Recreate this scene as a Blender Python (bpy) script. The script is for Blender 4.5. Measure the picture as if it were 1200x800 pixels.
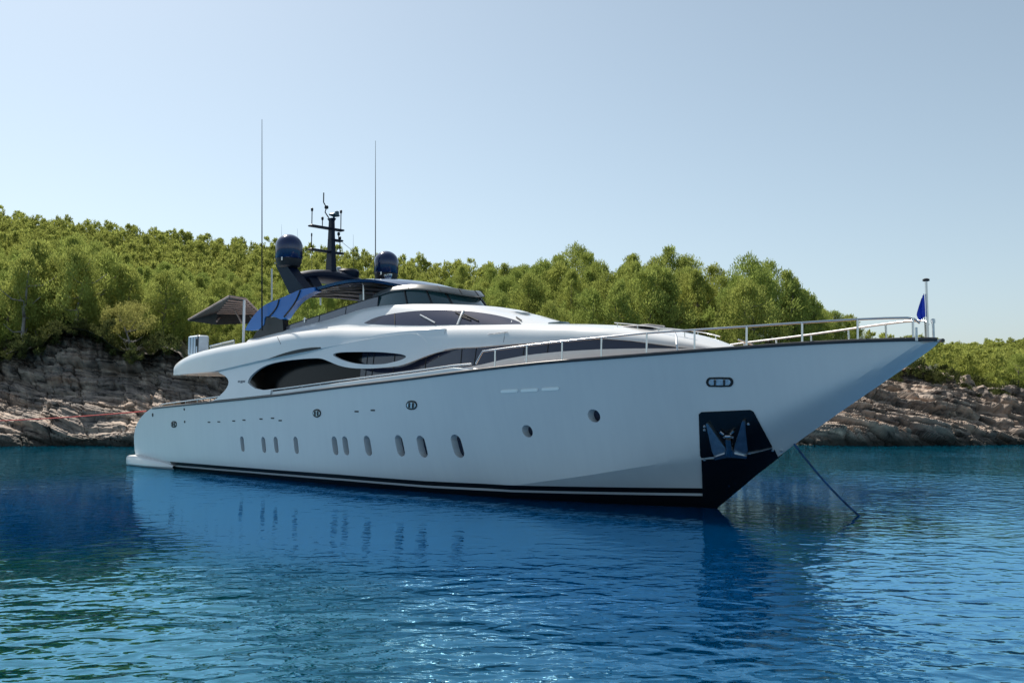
import bpy, bmesh, math, random
import numpy as np
from mathutils import Vector, Matrix
from mathutils.bvhtree import BVHTree
from mathutils.geometry import delaunay_2d_cdt
for o in list(bpy.data.objects): bpy.data.objects.remove(o)
random.seed(7); rng = np.random.default_rng(7)
R = math.radians
scene = bpy.context.scene; col = scene.collection

# ------------------------------------------------------------------ camera, sky, sun, exposure
FPX, HC, PITCH = 1067.0, 2.6, math.atan(80/1067.0)
cd = bpy.data.cameras.new('camera'); cam = bpy.data.objects.new('camera', cd); col.objects.link(cam)
cd.sensor_width = 36; cd.lens = 36*FPX/1200; cd.clip_start = .2; cd.clip_end = 9000
cam.location = (0, 0, HC); cam.rotation_euler = (math.pi/2+PITCH, 0, 0); scene.camera = cam
SUN_AZ, SUN_EL = -36.0, 53.0      # azimuth from the view axis (+Y), negative = left
sdir = Vector((math.sin(R(SUN_AZ))*math.cos(R(SUN_EL)), math.cos(R(SUN_AZ))*math.cos(R(SUN_EL)), math.sin(R(SUN_EL))))
w = bpy.data.worlds.new('World'); scene.world = w; w.use_nodes = True
nt = w.node_tree; bg = nt.nodes['Background']
sky = nt.nodes.new('ShaderNodeTexSky'); sky.sky_type = 'NISHITA'; sky.sun_disc = False
sky.sun_elevation = R(SUN_EL); sky.sun_rotation = R(SUN_AZ)
sky.air_density = 1.0; sky.dust_density = 1.0; sky.ozone_density = 3.0; sky.altitude = 0
hs = nt.nodes.new('ShaderNodeHueSaturation'); hs.inputs['Saturation'].default_value = .68; hs.inputs['Hue'].default_value = .48
nt.links.new(sky.outputs[0], hs.inputs['Color']); nt.links.new(hs.outputs[0], bg.inputs[0]); bg.inputs[1].default_value = .085
sl = bpy.data.lights.new('sun', 'SUN'); sl.energy = 4.6; sl.angle = R(.5); sl.color = (1, .94, .84)
so = bpy.data.objects.new('sun', sl); col.objects.link(so); so.rotation_euler = (-sdir).to_track_quat('-Z', 'Y').to_euler()
so.location = (0, 0, 60)
scene.view_settings.view_transform = 'Standard'; scene.view_settings.look = 'None'
scene.view_settings.exposure = .6; scene.view_settings.gamma = 1; scene.view_settings.use_curve_mapping = False
scene.cycles.max_bounces = 6; scene.cycles.transparent_max_bounces = 6

# ------------------------------------------------------------------ helpers
def tag(o, label=None, cat=None, group=None, kind=None):
    if label: o['label'] = label
    if cat: o['category'] = cat
    if group: o['group'] = group
    if kind: o['kind'] = kind
    return o
def empty(name, loc=(0,0,0), rz=0):
    o = bpy.data.objects.new(name, None); col.objects.link(o); o.location = loc; o.rotation_euler = (0,0,rz); o.empty_display_size = .3
    return o
def mk(name, v, f, m, parent=None, smooth=35):
    me = bpy.data.meshes.new(name)
    me.from_pydata([tuple(map(float, p)) for p in v], [], [tuple(int(i) for i in q) for q in f])
    me.update()
    if smooth:
        me.polygons.foreach_set('use_smooth', [True]*len(me.polygons)); me.set_sharp_from_angle(angle=R(smooth))
    if m is not None: me.materials.append(m)
    o = bpy.data.objects.new(name, me); col.objects.link(o)
    if parent is not None: o.parent = parent
    return o
class MB:
    def __init__(s): s.v = []; s.f = []; s.sep = False; s.weld = False
    def add(s, v, f):
        n = len(s.v); s.v += [tuple(p) for p in v]; s.f += [tuple(i+n for i in q) for q in f]; return s
    def box(s, c, d, rz=0, bev=0):
        x, y, z = [k/2 for k in d]; b = min(bev, x*.9, y*.9, z*.9)
        if b <= 0:
            pts = [(i*x, j*y, k*z) for k in (-1,1) for i, j in ((-1,-1),(1,-1),(1,1),(-1,1))]
            fs = [(3,2,1,0),(4,5,6,7)]+[(i,(i+1)%4,(i+1)%4+4,i+4) for i in range(4)]
        else:
            pts = []; fs = []
            def ring(xx, yy, zz): return [(-xx+b,-yy,zz),(xx-b,-yy,zz),(xx,-yy+b,zz),(xx,yy-b,zz),(xx-b,yy,zz),(-xx+b,yy,zz),(-xx,yy-b,zz),(-xx,-yy+b,zz)]
            rings = [ring(x-b, y-b, -z), ring(x, y, -z+b), ring(x, y, z-b), ring(x-b, y-b, z)]
            for r in rings: pts += r
            for k in range(3):
                for i in range(8): fs.append((k*8+i, k*8+(i+1)%8, k*8+8+(i+1)%8, k*8+8+i))
            fs += [tuple(range(7,-1,-1)), tuple(range(24,32))]
        ca, sa = math.cos(rz), math.sin(rz)
        return s.add([(c[0]+p[0]*ca-p[1]*sa, c[1]+p[0]*sa+p[1]*ca, c[2]+p[2]) for p in pts], fs)
    def tube(s, pts, r, n=8, cap=True):
        pts = [Vector(p) for p in pts]; rs = r if hasattr(r, '__len__') else [r]*len(pts)
        v = []; f = []; up = None
        for i, p in enumerate(pts):
            t = (pts[min(i+1, len(pts)-1)]-pts[max(i-1, 0)]).normalized()
            if up is None: up = Vector((0,0,1)) if abs(t.z) < .9 else Vector((1,0,0))
            a = t.cross(up).normalized(); b = a.cross(t).normalized(); up = b
            for k in range(n):
                th = 2*math.pi*k/n; v.append(p+(a*math.cos(th)+b*math.sin(th))*rs[i])
        for i in range(len(pts)-1):
            for k in range(n): f.append((i*n+k, i*n+(k+1)%n, (i+1)*n+(k+1)%n, (i+1)*n+k))
        if cap: f += [tuple(range(n-1,-1,-1)), tuple((len(pts)-1)*n+k for k in range(n))]
        return s.add(v, f)
    def lathe(s, c, prof, n=24):
        v = []; f = []
        for r, z in prof:
            for k in range(n): v.append((c[0]+r*math.cos(2*math.pi*k/n), c[1]+r*math.sin(2*math.pi*k/n), c[2]+z))
        for i in range(len(prof)-1):
            for k in range(n): f.append((i*n+k, i*n+(k+1)%n, (i+1)*n+(k+1)%n, (i+1)*n+k))
        f += [tuple(range(n-1,-1,-1)), tuple((len(prof)-1)*n+k for k in range(n))]
        return s.add(v, f)
    def grid(s, P, flip=False):
        n, m = len(P), len(P[0]); v = [p for r in P for p in r]; f = []
        for i in range(n-1):
            for j in range(m-1):
                q = (i*m+j, (i+1)*m+j, (i+1)*m+j+1, i*m+j+1); f.append(q[::-1] if flip else q)
        return s.add(v, f)
    def mirror(s, sep=True):      # the port side: an object of its own, or one skin welded along the centre line
        if sep: s.sep = True; return s
        s.weld = True; n = len(s.v); s.v += [(p[0], -p[1], p[2]) for p in s.v[:n]]; s.f += [tuple(i+n for i in q[::-1]) for q in s.f[:]]; return s
    def build(s, name, m, parent=None, smooth=35):
        o = mk(name, s.v, s.f, m, parent, smooth)
        if s.weld:
            bm = bmesh.new(); bm.from_mesh(o.data); bmesh.ops.remove_doubles(bm, verts=bm.verts, dist=.0015); bm.to_mesh(o.data); bm.free()
            o.data.polygons.foreach_set('use_smooth', [True]*len(o.data.polygons)); o.data.set_sharp_from_angle(angle=R(smooth))
        if s.sep: mk(name, [(p[0], -p[1], p[2]) for p in s.v], [q[::-1] for q in s.f], m, parent, smooth)
        return o

# ------------------------------------------------------------------ materials
def mat(name, color, rough=.5, metal=0, spec=.5, coat=0, var=0, vscale=3, bump=0, bscale=20, trans=0):
    m = bpy.data.materials.new(name); m.use_nodes = True; t = m.node_tree; b = t.nodes['Principled BSDF']
    b.inputs['Base Color'].default_value = (*color, 1); b.inputs['Roughness'].default_value = rough
    b.inputs['Metallic'].default_value = metal; b.inputs['Specular IOR Level'].default_value = spec; b.inputs['Coat Weight'].default_value = coat
    b.inputs['Coat Roughness'].default_value = .05
    tc = t.nodes.new('ShaderNodeTexCoord')
    if var:
        n = t.nodes.new('ShaderNodeTexNoise'); n.inputs['Scale'].default_value = vscale; n.inputs['Detail'].default_value = 5
        r = t.nodes.new('ShaderNodeValToRGB'); c = color
        r.color_ramp.elements[0].position = .3; r.color_ramp.elements[1].position = .7
        r.color_ramp.elements[0].color = (*[k*(1-var) for k in c], 1); r.color_ramp.elements[1].color = (*[min(1, k*(1+var)) for k in c], 1)
        t.links.new(tc.outputs['Object'], n.inputs[0]); t.links.new(n.outputs[0], r.inputs[0]); t.links.new(r.outputs[0], b.inputs['Base Color'])
    if bump:
        n2 = t.nodes.new('ShaderNodeTexNoise'); n2.inputs['Scale'].default_value = bscale; n2.inputs['Detail'].default_value = 3
        bu = t.nodes.new('ShaderNodeBump'); bu.inputs['Strength'].default_value = bump; bu.inputs['Distance'].default_value = .02
        t.links.new(tc.outputs['Object'], n2.inputs[0]); t.links.new(n2.outputs[0], bu.inputs['Height']); t.links.new(bu.outputs[0], b.inputs['Normal'])
    return m
WHITE = mat('gelcoat_white', (.68,.685,.69), .22, coat=.25, var=.025, vscale=.8)
WHITE2 = mat('moulded_white', (.67,.675,.68), .3, coat=.15, var=.03, vscale=1.5)
GLASS = mat('tinted_glass', (.018,.023,.05), .04, spec=.5, coat=.25)
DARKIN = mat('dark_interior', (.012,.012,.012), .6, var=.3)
SMOKE = mat('smoked_acrylic', (.10,.10,.125), .08, spec=.6, coat=.4, var=.05)
TEALGLASS = mat('green_tint_glass', (.012,.05,.06), .03, spec=.8, coat=.6, var=.2, vscale=.9)
NAVY = mat('navy_gloss', (.004,.018,.075), .16, coat=.5, var=.08)
NAVYD = mat('navy_satin', (.003,.009,.026), .4, spec=.2, var=.15)
BLUE = mat('blue_cover', (.010,.13,.42), .4, spec=.3, coat=.04, var=.06, vscale=2)
BLACK = mat('black_paint', (.004,.005,.006), .25, var=.2, vscale=2)
BLACKM = mat('black_matt', (.01,.01,.012), .6, var=.2)
STEEL = mat('stainless_steel', (.62,.62,.62), .22, metal=1, var=.05, vscale=4)
STEELW = mat('stainless_worn', (.58,.60,.62), .36, metal=1, var=.15, vscale=6, bump=.2, bscale=15)
CHROME = mat('chrome', (.75,.74,.72), .25, metal=.6, var=.2, vscale=14)
RUB = mat('rub_strake', (.06,.055,.055), .35, metal=.3, var=.1)
BROW = mat('brow_grey', (.085,.095,.10), .3, coat=.15, var=.06)
TEAK = mat('teak_deck', (.30,.19,.10), .6, var=.15, vscale=5)
CLOTH = mat('awning_cloth', (.026,.020,.018), .8, var=.2, vscale=8, bump=.2)
WOODB = mat('batten_wood', (.30,.21,.18), .6, var=.2)
CUSH = mat('cushion', (.35,.33,.33), .8, var=.1, vscale=6, bump=.2)
FLAGB = mat('flag_blue', (.01,.05,.55), .7, var=.1, vscale=12)
ROPEB = mat('rope_blue', (.012,.06,.15), .8, var=.85, vscale=5)
ROPER = mat('rope_red', (.45,.05,.04), .8, var=.2, vscale=6)
LOCK = mat('locker_white', (.50,.58,.66), .45, var=.06, vscale=5)
GREYTXT = mat('lettering_grey', (.12,.13,.16), .4)

# ------------------------------------------------------------------ the yacht's own frame: X forward, +Y port, Z up from the water
ANG = R(-44.654); O = np.array([-15.7915, 45.3201, 0.])
AX = np.array([math.cos(ANG), math.sin(ANG), 0]); PO = np.array([-AX[1], AX[0], 0]); CW = np.array([0, 0, HC])
FW = np.array([0, math.cos(PITCH), math.sin(PITCH)]); UP = np.array([0, -math.sin(PITCH), math.cos(PITCH)])
CB = np.array([(CW-O)@AX, (CW-O)@PO, HC])
def ray(px, py):      # survey sight line (photo pixel) in the yacht frame
    d = np.array([1.,0,0])*(px-600)/FPX+UP*(400-py)/FPX+FW
    return np.array([d@AX, d@PO, d[2]])
def bo(px, py, Y):
    d = ray(px, py); t = (Y-CB[1])/d[1]; p = CB+d*t; return p[0], p[2]
def onsurf(px, py, B, side=-1):      # meet the surface  y = -B(x, z)
    Y = 3*side
    for k in range(40):
        x, z = bo(px, py, Y); Y = .5*Y+.5*side*B(x, z)
    return x, z
def ip(tab):
    xs = [a for a, b in tab]; ys = [b for a, b in tab]
    def fn(x): return float(np.interp(x, xs, ys))
    return fn
def sm(tab, w=.8):      # smoothed table
    g = ip(tab); ks = np.linspace(-1, 1, 9); wt = 1-np.abs(ks)*.8; wt /= wt.sum()
    return lambda x: float(sum(c*g(x+k*w) for c, k in zip(wt, ks)))
def fitz(curve, B):      # z along x for a surveyed edge lying on y=-B(x,z)
    pts = sorted(onsurf(px, py, B) for px, py in curve); return ip(pts), pts

yacht = empty('motor_yacht', tuple(O), ANG)
tag(yacht, 'large white motor yacht with dark windows and navy radar domes, anchored in the cove', 'yacht')

# ---- hull form
Bs_ = sm([(-1,3.08),(0,3.1),(3,3.2),(8,3.34),(20,3.36),(25,3.33),(28,3.24),(30,3.05),(31.5,2.72),(33,2.15),(34,1.6),(34.8,1.02),(35.3,.58),(35.6,.22),(35.72,0.02),(40,0)], .25)
_Bw = sm([(-1,3.08),(0,3.1),(3,3.2),(8,3.34),(20,3.37),(23,3.33),(25,3.22),(27,2.98),(29,2.57),(31,2.0),(33,1.33),(34.5,.74),(35.4,.32),(36,-.05),(37,-.7)], 1.0)
def Bs(x): k = min(1, max(0, (x-34.6)/.6)); return max(0., (1-k)*_Bw(x)+k*min(Bs_(x), _Bw(x)+.1))
sheer_px = [(150,481),(180,478),(275,468.5),(330,462.5),(400,453.5),(480,444),(560,433.5),(640,424.5),(720,418.5),(800,412),(850,408.5),(900,405),(950,401.8),(1000,399.5),(1040,398),(1075,397.3)]
_zs, _p = fitz(sheer_px, lambda x, z: Bs(x))
ZS = sm(_p+[(35.75, 4.15), (36.5, 4.15)], .8)
stem_px = [(838,596),(858,579),(885,556),(912,535),(940,514),(1000,471.5),(1050,436),(1085,411),(1100,400)]
_st = sorted((z, x) for x, z in (bo(px, py, 0) for px, py in stem_px))
XST = ip([(-1.2, _st[0][1]-1.6)]+_st+[(4.4, _st[-1][1]+.3)])
BW = sm([(-1,2.75),(4,2.78),(12,2.78),(16,2.72),(18,2.6),(20.6,2.34),(22.5,2.1),(24.2,1.8),(26,1.36),(27.2,.98),(28.5,.5),(29.3,.18),(29.75,0),(32,0)], .6)
ZC = ip([(0,.32),(22,.32),(24.3,.40),(27,.82),(30.15,1.40),(31.6,1.55),(40,1.6)])
def ss0(t): return max(0., t)**1.1
def Bc(x): return min(Bc0(x), Bs(x)*(.93 if x < 24 else max(.55, .93-.06*(x-24))))
def Bc0(x): return BW(x)+ (.24 if x < 23.2 else .24+ss0((x-23.2)/4.8)*.95)
PEX = sm([(-2,.45),(0,.45),(14,.5),(22,.75),(26,1.0),(28,1.08),(31,1.0),(33,.92),(40,.9)], 2)
def B(x, z):      # half breadth of the hull
    zs = ZS(x); xs = XST(max(z, -1)); d = xs-x
    if d <= 0: return 0.0
    zc = min(ZC(x), zs-.5)
    if z < 0: b = BW(x)*(1+.35*z)
    elif z < zc: b = BW(x)+(Bc(x)-BW(x))*(z/zc)
    else:
        f = min(1, (z-zc)/(zs-zc)); p = PEX(x)
        b = Bc(x)+(Bs(x)-Bc(x))*f**p
    # round the entry towards the raked stem
    cap = .44*math.exp(.47*max(z, -.5))*d**.8*(1+.08*d*d)
    return max(0., (max(b, 1e-4)**-5+cap**-5)**-.2)
def Bsoft(x, z):
    return B(x, z)
def cdt(outline, holes, step, pad=.35, lines=()):
    ax = [p[0] for p in outline]; ay = [p[1] for p in outline]
    loops = [outline]+holes; V = []; Ed = []
    for L in loops:
        n = len(V); V += [Vector(p) for p in L]; Ed += [(n+i, n+(i+1) % len(L)) for i in range(len(L))]
    for L in lines:
        n = len(V); V += [Vector(p) for p in L]; Ed += [(n+i, n+i+1) for i in range(len(L)-1)]
    P = np.array([[p[0], p[1]] for p in V])
    nx = max(1, int((max(ax)-min(ax))/step[0])); ny = max(1, int((max(ay)-min(ay))/step[1]))
    for i in range(1, nx):
        for j in range(1, ny):
            q = (min(ax)+(max(ax)-min(ax))*i/nx, min(ay)+(max(ay)-min(ay))*j/ny)
            if inside(q, outline) and not any(inside(q, h) for h in holes):
                dd = np.abs((P-np.array(q))/np.array(step)); 
                if (dd.max(1)).min() > pad: V.append(Vector(q))
    vo, eo, fo, *_ = delaunay_2d_cdt(V, Ed, [], 0, 1e-5)
    out = []
    for f in fo:
        c = (sum(vo[i].x for i in f)/len(f), sum(vo[i].y for i in f)/len(f))
        if inside(c, outline) and not any(inside(c, h) for h in holes): out.append(tuple(f))
    return [(p.x, p.y) for p in vo], out
def inside(q, poly):
    x, y = q; c = False; n = len(poly); j = n-1
    for i in range(n):
        xi, yi = poly[i]; xj, yj = poly[j]
        if (yi > y) != (yj > y) and x < (xj-xi)*(y-yi)/(yj-yi)+xi: c = not c
        j = i
    return c
def dens(poly, d):
    out = []
    for i in range(len(poly)):
        a = np.array(poly[i], float); b = np.array(poly[(i+1) % len(poly)], float); n = max(1, int(np.linalg.norm(b-a)/d))
        out += [tuple(a+(b-a)*k/n) for k in range(n)]
    return out
def spline(pts, n=6, closed=False):
    P = [np.array(p, float) for p in pts]; out = []; N = len(P)
    for i in range(N if closed else N-1):
        if closed: a, b, c, d = P[(i-1) % N], P[i], P[(i+1) % N], P[(i+2) % N]
        else: a, b, c, d = P[max(i-1,0)], P[i], P[i+1], P[min(i+2,N-1)]
        for k in range(n):
            t = k/n; out.append(tuple(.5*((2*b)+(c-a)*t+(2*a-5*b+4*c-d)*t*t+(3*b-a-3*c+d)*t**3)))
    if not closed: out.append(tuple(P[-1]))
    return out
def slot(cx, cz, w, h, n=10, tilt=0):      # stadium or ellipse outline
    r = min(w, h)/2; pts = []
    for k in range(4*n):
        t = 2*math.pi*k/(4*n); x, z = math.cos(t)*r, math.sin(t)*r
        if h > w: z += math.copysign((h-w)/2, z) if abs(z) > 1e-6 else 0
        else: x += math.copysign((w-h)/2, x) if abs(x) > 1e-6 else 0
        pts.append((cx+x+z*tilt, cz+z))
    return pts
def area_mesh(vo, fo, mapf, thick=None):
    """front sheet, or a closed slab when thick is given"""
    used = sorted({i for f in fo for i in f}); ix = {k: n for n, k in enumerate(used)}
    fr = []
    for f in fo:
        a, b, c = [vo[i] for i in f[:3]]; ar = (b[0]-a[0])*(c[1]-a[1])-(b[1]-a[1])*(c[0]-a[0])
        g = tuple(ix[i] for i in f); fr.append(g if ar > 0 else g[::-1])
    v = [mapf(*vo[i], 0) for i in used]; cnt = {}
    for f in fr:
        for i in range(len(f)): cnt[(f[i], f[(i+1) % len(f)])] = 1
    bd = [e for e in cnt if (e[1], e[0]) not in cnt]
    if thick is None: return v, fr, bd, used
    n = len(v); v = v+[mapf(*vo[i], thick) for i in used]
    f2 = fr+[tuple(i+n for i in f[::-1]) for f in fr]+[(b, a, a+n, b+n) for a, b in bd]
    return v, f2, bd, used

# portholes (surveyed on the starboard side)
tall_px = [(284,520,.28,.6),(309,521,.28,.6),(323.5,521,.28,.6),(347,521.5,.28,.62),(392.5,522,.30,.64),(405,522,.30,.64),(431,522,.33,.66),(468.5,522,.36,.68),(494.5,523,.37,.68),(536,522.5,.40,.70)]
round_px = [(618,505,.36),(696,487,.36)]
holes = []; ports = []
for px, py, ww, hh in tall_px:
    x, z = onsurf(px, py, B); holes.append(slot(x, z, ww, hh, 6, -.06)); ports.append('tall')
for px, py, d in round_px:
    x, z = onsurf(px, py, B); holes.append(slot(x, z, d, d*.95, 6)); ports.append('round')
stern = [(.35,-.8),(.3,0),(.24,.7),(.22,1.1),(.26,1.4),(.4,1.7),(.68,1.98),(1.1,2.24),(1.6,2.46),(2.15,2.62),(2.6,ZS(2.6))]
top = [(x, ZS(x)) for x in np.concatenate([np.arange(3, 33, .4), np.arange(33, 35.3, .15)])]
zz = np.linspace(ZS(35.6), -.8, 60); stem = [(XST(z), z) for z in zz]
top = [p for p in top if p[0] < XST(p[1])-.2]
bot = [(x, -.8) for x in np.arange(28, .6, -.5)]
outline = stern+top+stem+bot
outline = [tuple(map(float, p)) for p in outline]
chine = [(x, ZC(x)) for x in np.arange(23.5, 31.2, .2) if XST(ZC(x))-x > .25]
def to_s(p):      # stretch the sheet towards the stem, where the sides turn in fast
    d = max(0., XST(max(p[1], -1))-p[0]); return (-math.sqrt(d*(d+1.5)), p[1])
def to_x(p): return (XST(max(p[1], -1))-(-1.5+math.sqrt(2.25+4*p[0]*p[0]))/2, p[1])
vo, fo = cdt([to_s(p) for p in outline], [[to_s(q) for q in h] for h in holes], (.2, .115), .35, [[to_s(p) for p in chine]])
vo = [to_x(p) for p in vo]
def hmap(x, z, t): return (x, -(B(x, z)-t), z)
v, f, bd, used = area_mesh(vo, fo, hmap)
nv = len(v)
hull_bvh = BVHTree.FromPolygons([tuple(p) for p in v], f)
# recess walls
ho = [set(range(len(outline)+sum(len(h) for h in holes[:k]), len(outline)+sum(len(h) for h in holes[:k+1]))) for k in range(len(holes))]
hb = MB(); hb.add(v, f)
usedpos = {i: n for n, i in enumerate(used)}
def near_hole(p):
    for k, h in enumerate(holes):
        for q in h:
            if abs(q[0]-p[0])+abs(q[1]-p[2]) < 1e-3: return k
    return -1
rec = {}
for a, b in bd:
    if near_hole(v[a]) >= 0 and near_hole(v[a]) == near_hole(v[b]):
        for i in (a, b):
            if i not in rec: rec[i] = len(hb.v); p = hb.v[i]; hb.v.append((p[0], p[1]+.26, p[2]))
        hb.f.append((b, a, rec[a], rec[b]))
hb.mirror(False)
# transom: join the two stern edges, and a small flat stem face
rows = []
for x, z in [p for p in stern]: rows.append([(x, -(B(x,z)-.002)*c, z) for c in (1,.5,0,-.5,-1)])
hb.grid(rows, flip=True)
HULLM = bpy.data.materials.new('hull_paint'); HULLM.use_nodes = True
def hull_material(m):
    t = m.node_tree; b = t.nodes['Principled BSDF']; N = t.nodes.new; Lk = t.links.new
    b.inputs['Roughness'].default_value = .38; b.inputs['Specular IOR Level'].default_value = .3; b.inputs['Coat Weight'].default_value = .06; b.inputs['Coat Roughness'].default_value = .08
    tc = N('ShaderNodeTexCoord'); sx = N('ShaderNodeSeparateXYZ'); Lk(tc.outputs['Object'], sx.inputs[0])
    def math_(op, a, b_):
        n = N('ShaderNodeMath'); n.operation = op
        for i, k in enumerate((a, b_)):
            if isinstance(k, (int, float)): n.inputs[i].default_value = k
            else: Lk(k, n.inputs[i])
        return n.outputs[0]
    # boot-top heights follow the length of the hull
    fx = N('ShaderNodeMapRange'); fx.inputs['From Min'].default_value = 0; fx.inputs['From Max'].default_value = 30
    Lk(sx.outputs[0], fx.inputs[0])
    cu = N('ShaderNodeFloatCurve'); Lk(fx.outputs[0], cu.inputs['Value']); c = cu.mapping.curves[0]
    c.points[0].location = (0, BOOT[0][1]); c.points[1].location = (1, BOOT[-1][1])
    for x, z in BOOT[1:-1]: c.points.new(x/30, z)
    for p in c.points: p.handle_type = 'VECTOR'
    cu.mapping.update()
    rel = math_('SUBTRACT', sx.outputs[2], cu.outputs[0])        # 0 = centre of the white line
    bl = math_('MULTIPLY', math_('LESS_THAN', rel, BTOP), math_('GREATER_THAN', sx.outputs[0], 4.0))
    und = math_('LESS_THAN', rel, -.035)
    line = math_('MULTIPLY', math_('GREATER_THAN', rel, -.035), math_('LESS_THAN', rel, .035))
    dark = math_('MAXIMUM', math_('MULTIPLY', bl, math_('SUBTRACT', 1, line)), math_('MULTIPLY', und, math_('GREATER_THAN', sx.outputs[0], 2.5)))
    no = N('ShaderNodeTexNoise'); no.inputs['Scale'].default_value = .7; no.inputs['Detail'].default_value = 5; Lk(tc.outputs['Object'], no.inputs[0])
    mp = N('ShaderNodeMapping'); mp.inputs['Scale'].default_value = (2.5, 1, .12); Lk(tc.outputs['Object'], mp.inputs[0])
    ns = N('ShaderNodeTexNoise'); ns.inputs['Scale'].default_value = 2.2; ns.inputs['Detail'].default_value = 6; Lk(mp.outputs[0], ns.inputs[0])
    ad = math_('ADD', math_('MULTIPLY', no.outputs[0], .5), math_('MULTIPLY', ns.outputs[0], .5))
    rp = N('ShaderNodeValToRGB'); rp.color_ramp.elements[0].position = .3; rp.color_ramp.elements[1].position = .62
    rp.color_ramp.elements[0].color = (.615,.62,.63,1); rp.color_ramp.elements[1].color = (.65,.655,.66,1); Lk(ad, rp.inputs[0])
    mx = N('ShaderNodeMix'); mx.data_type = 'RGBA'; Lk(dark, mx.inputs[0]); Lk(rp.outputs[0], mx.inputs[6]); mx.inputs[7].default_value = (.006,.006,.007,1)
    Lk(mx.outputs[2], b.inputs['Base Color'])
line_px = [(208,546.5),(300,553.5),(400,561.5),(500,569.7),(600,575),(700,577.3),(823,579.3)]
BOOT = [(x, z) for x, z in sorted(onsurf(px, py, B) for px, py in line_px)]
BOOT = [(0, BOOT[0][1])]+BOOT[1:]+[(30, BOOT[-1][1])]
_tp = sorted(onsurf(px, py, B) for px, py in [(400,555.7),(500,564),(600,568)])
BTOP = float(np.mean([z-np.interp(x, [a for a, b in BOOT], [b for a, b in BOOT]) for x, z in _tp]))
print('BOOT', BOOT, 'BTOP', BTOP)
hull_material(HULLM)
hull = hb.build('hull', HULLM, yacht, 20)
for k, h in enumerate(holes):
    for s in (-1, 1):
        cx = np.mean([p[0] for p in h]); cz = np.mean([p[1] for p in h]); yv = B(cx, cz)
        vv = [(p[0], s*(B(*p)-.255), p[1]) for p in h]; ff = [tuple(range(len(h)))]
        if s > 0: ff = [ff[0][::-1]]
        o = mk('porthole', vv, ff, GLASS, hull, 0)
        if k > 9: o['label'] = 'small round porthole near the bow'
# ---- things laid on a surface, surveyed as outlines
def hit(px, py, bvh):
    d = Vector(ray(px, py)).normalized(); h = bvh.ray_cast(Vector(CB), d)
    if h[0] is None: return None
    n = h[1]; 
    if n.dot(d) > 0: n = -n
    return h[0], n
def applique(name, poly, bvh, m, parent, off=.012, thick=.012, step=6, both=True, smooth=40):
    poly = dens(poly, step*.8); vo, fo = cdt(poly, [], (step, step))
    L = {}
    def mp(px, py, t):
        h = hit(px, py, bvh)
        if h is None: h = L.get('last')
        L['last'] = h
        p = h[0]+h[1]*(off-t); return tuple(p)
    v, f, *_ = area_mesh([(a, b) for a, b in vo], fo, mp, thick)
    f = [q[::-1] for q in f]
    m_ = MB().add(v, f)
    o = m_.build(name, m, parent, smooth)
    if both: MB().add([(p[0], -p[1], p[2]) for p in v], [q[::-1] for q in f]).build(name, m, parent, smooth)
    return o
pocket = [(819,485),(822,482.5),(879,480),(883,482),(904.5,522),(904,525),(880,528.5),(850,532.5),(822,536),(820.5,533)]
fore = [(822,538.5),(850,536),(880,531.5),(905,525.5),(908,527),(911.5,534.5),(885,555.5),(858,578.5),(841,592.5),(838.5,599),(824,599),(823.5,580)]
applique('anchor_pocket', pocket, hull_bvh, BLACK, hull, .02, .02, 4)
applique('forefoot_plate', fore, hull_bvh, BLACK, hull, .03, .03, 3)
def flat_on_hull(px, py, w, h, m, name, parent, proud=.012, thick=.03, n=5):
    x, z = onsurf(px, py, B); L = slot(x, z, w, h, n)
    for s in (-1, 1):
        vv = [(p[0], s*(B(*p)+proud), p[1]) for p in L]+[(p[0], s*(B(*p)-thick), p[1]) for p in L]; k = len(L)
        ff = [tuple(range(k))]+[(i, i+k, (i+1) % k+k, (i+1) % k) for i in range(k)]
        if s > 0: ff = [q[::-1] for q in ff]
        o = mk(name, vv, ff, m, parent, 30)
    return x, z
def pslot(cx, cy, w, h, n=5, k=0):
    return [(x, y+(x-cx)*k) for x, y in slot(cx, cy, w, h, n)]
for px, py, ww, hh in [(843.5,447.5,32,11.5),(482.5,474.5,13,11),(371.5,484,9.5,10),(204,497,6.5,8)]:
    applique('fairlead', pslot(px, py, ww, hh), hull_bvh, BLACKM, hull, .015, .02, 3)
    ch = applique('fairlead_plate', pslot(px, py, ww*.80, hh*.62), hull_bvh, CHROME, hull, .022, .01, 3)
    for dx in (-.17, .17):
        a = hit(px+dx*ww, py-hh*.26, hull_bvh); b_ = hit(px+dx*ww, py+hh*.26, hull_bvh)
        for sg in (1, -1): MB().tube([(q[0].x+q[1].x*.04, sg*(q[0].y+q[1].y*.04), q[0].z+q[1].z*.04) for q in (a, b_)], .025, 7).build('fairlead_roller', RUB, hull)
SUNPORTM = mat('sunlit_port_white', (.93,.92,.88), .4)
for px, py in [(597,458),(620.5,457),(645,455.5)]: applique('sunlit_freeing_port', pslot(px, py, 20, 3.4, 4, -.05), hull_bvh, SUNPORTM, hull, .02, .02, 3)  # sunlight showing through the freeing ports, put into bright white strips
for px, py in [(245,494.5),(256.5,494),(274,493),(286,492),(306,490.7),(319.5,489.8),(328.5,492.5),(418,482),(437,480.6)]: flat_on_hull(px, py, .22, .05, BLACKM, 'scupper', hull)
for px, py, a, c in [(216,479.5,.12,.1),(216.5,494,.12,.1),(179,486,.16,.17)]: flat_on_hull(px, py, a, c, BLACKM, 'scupper', hull)
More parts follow.
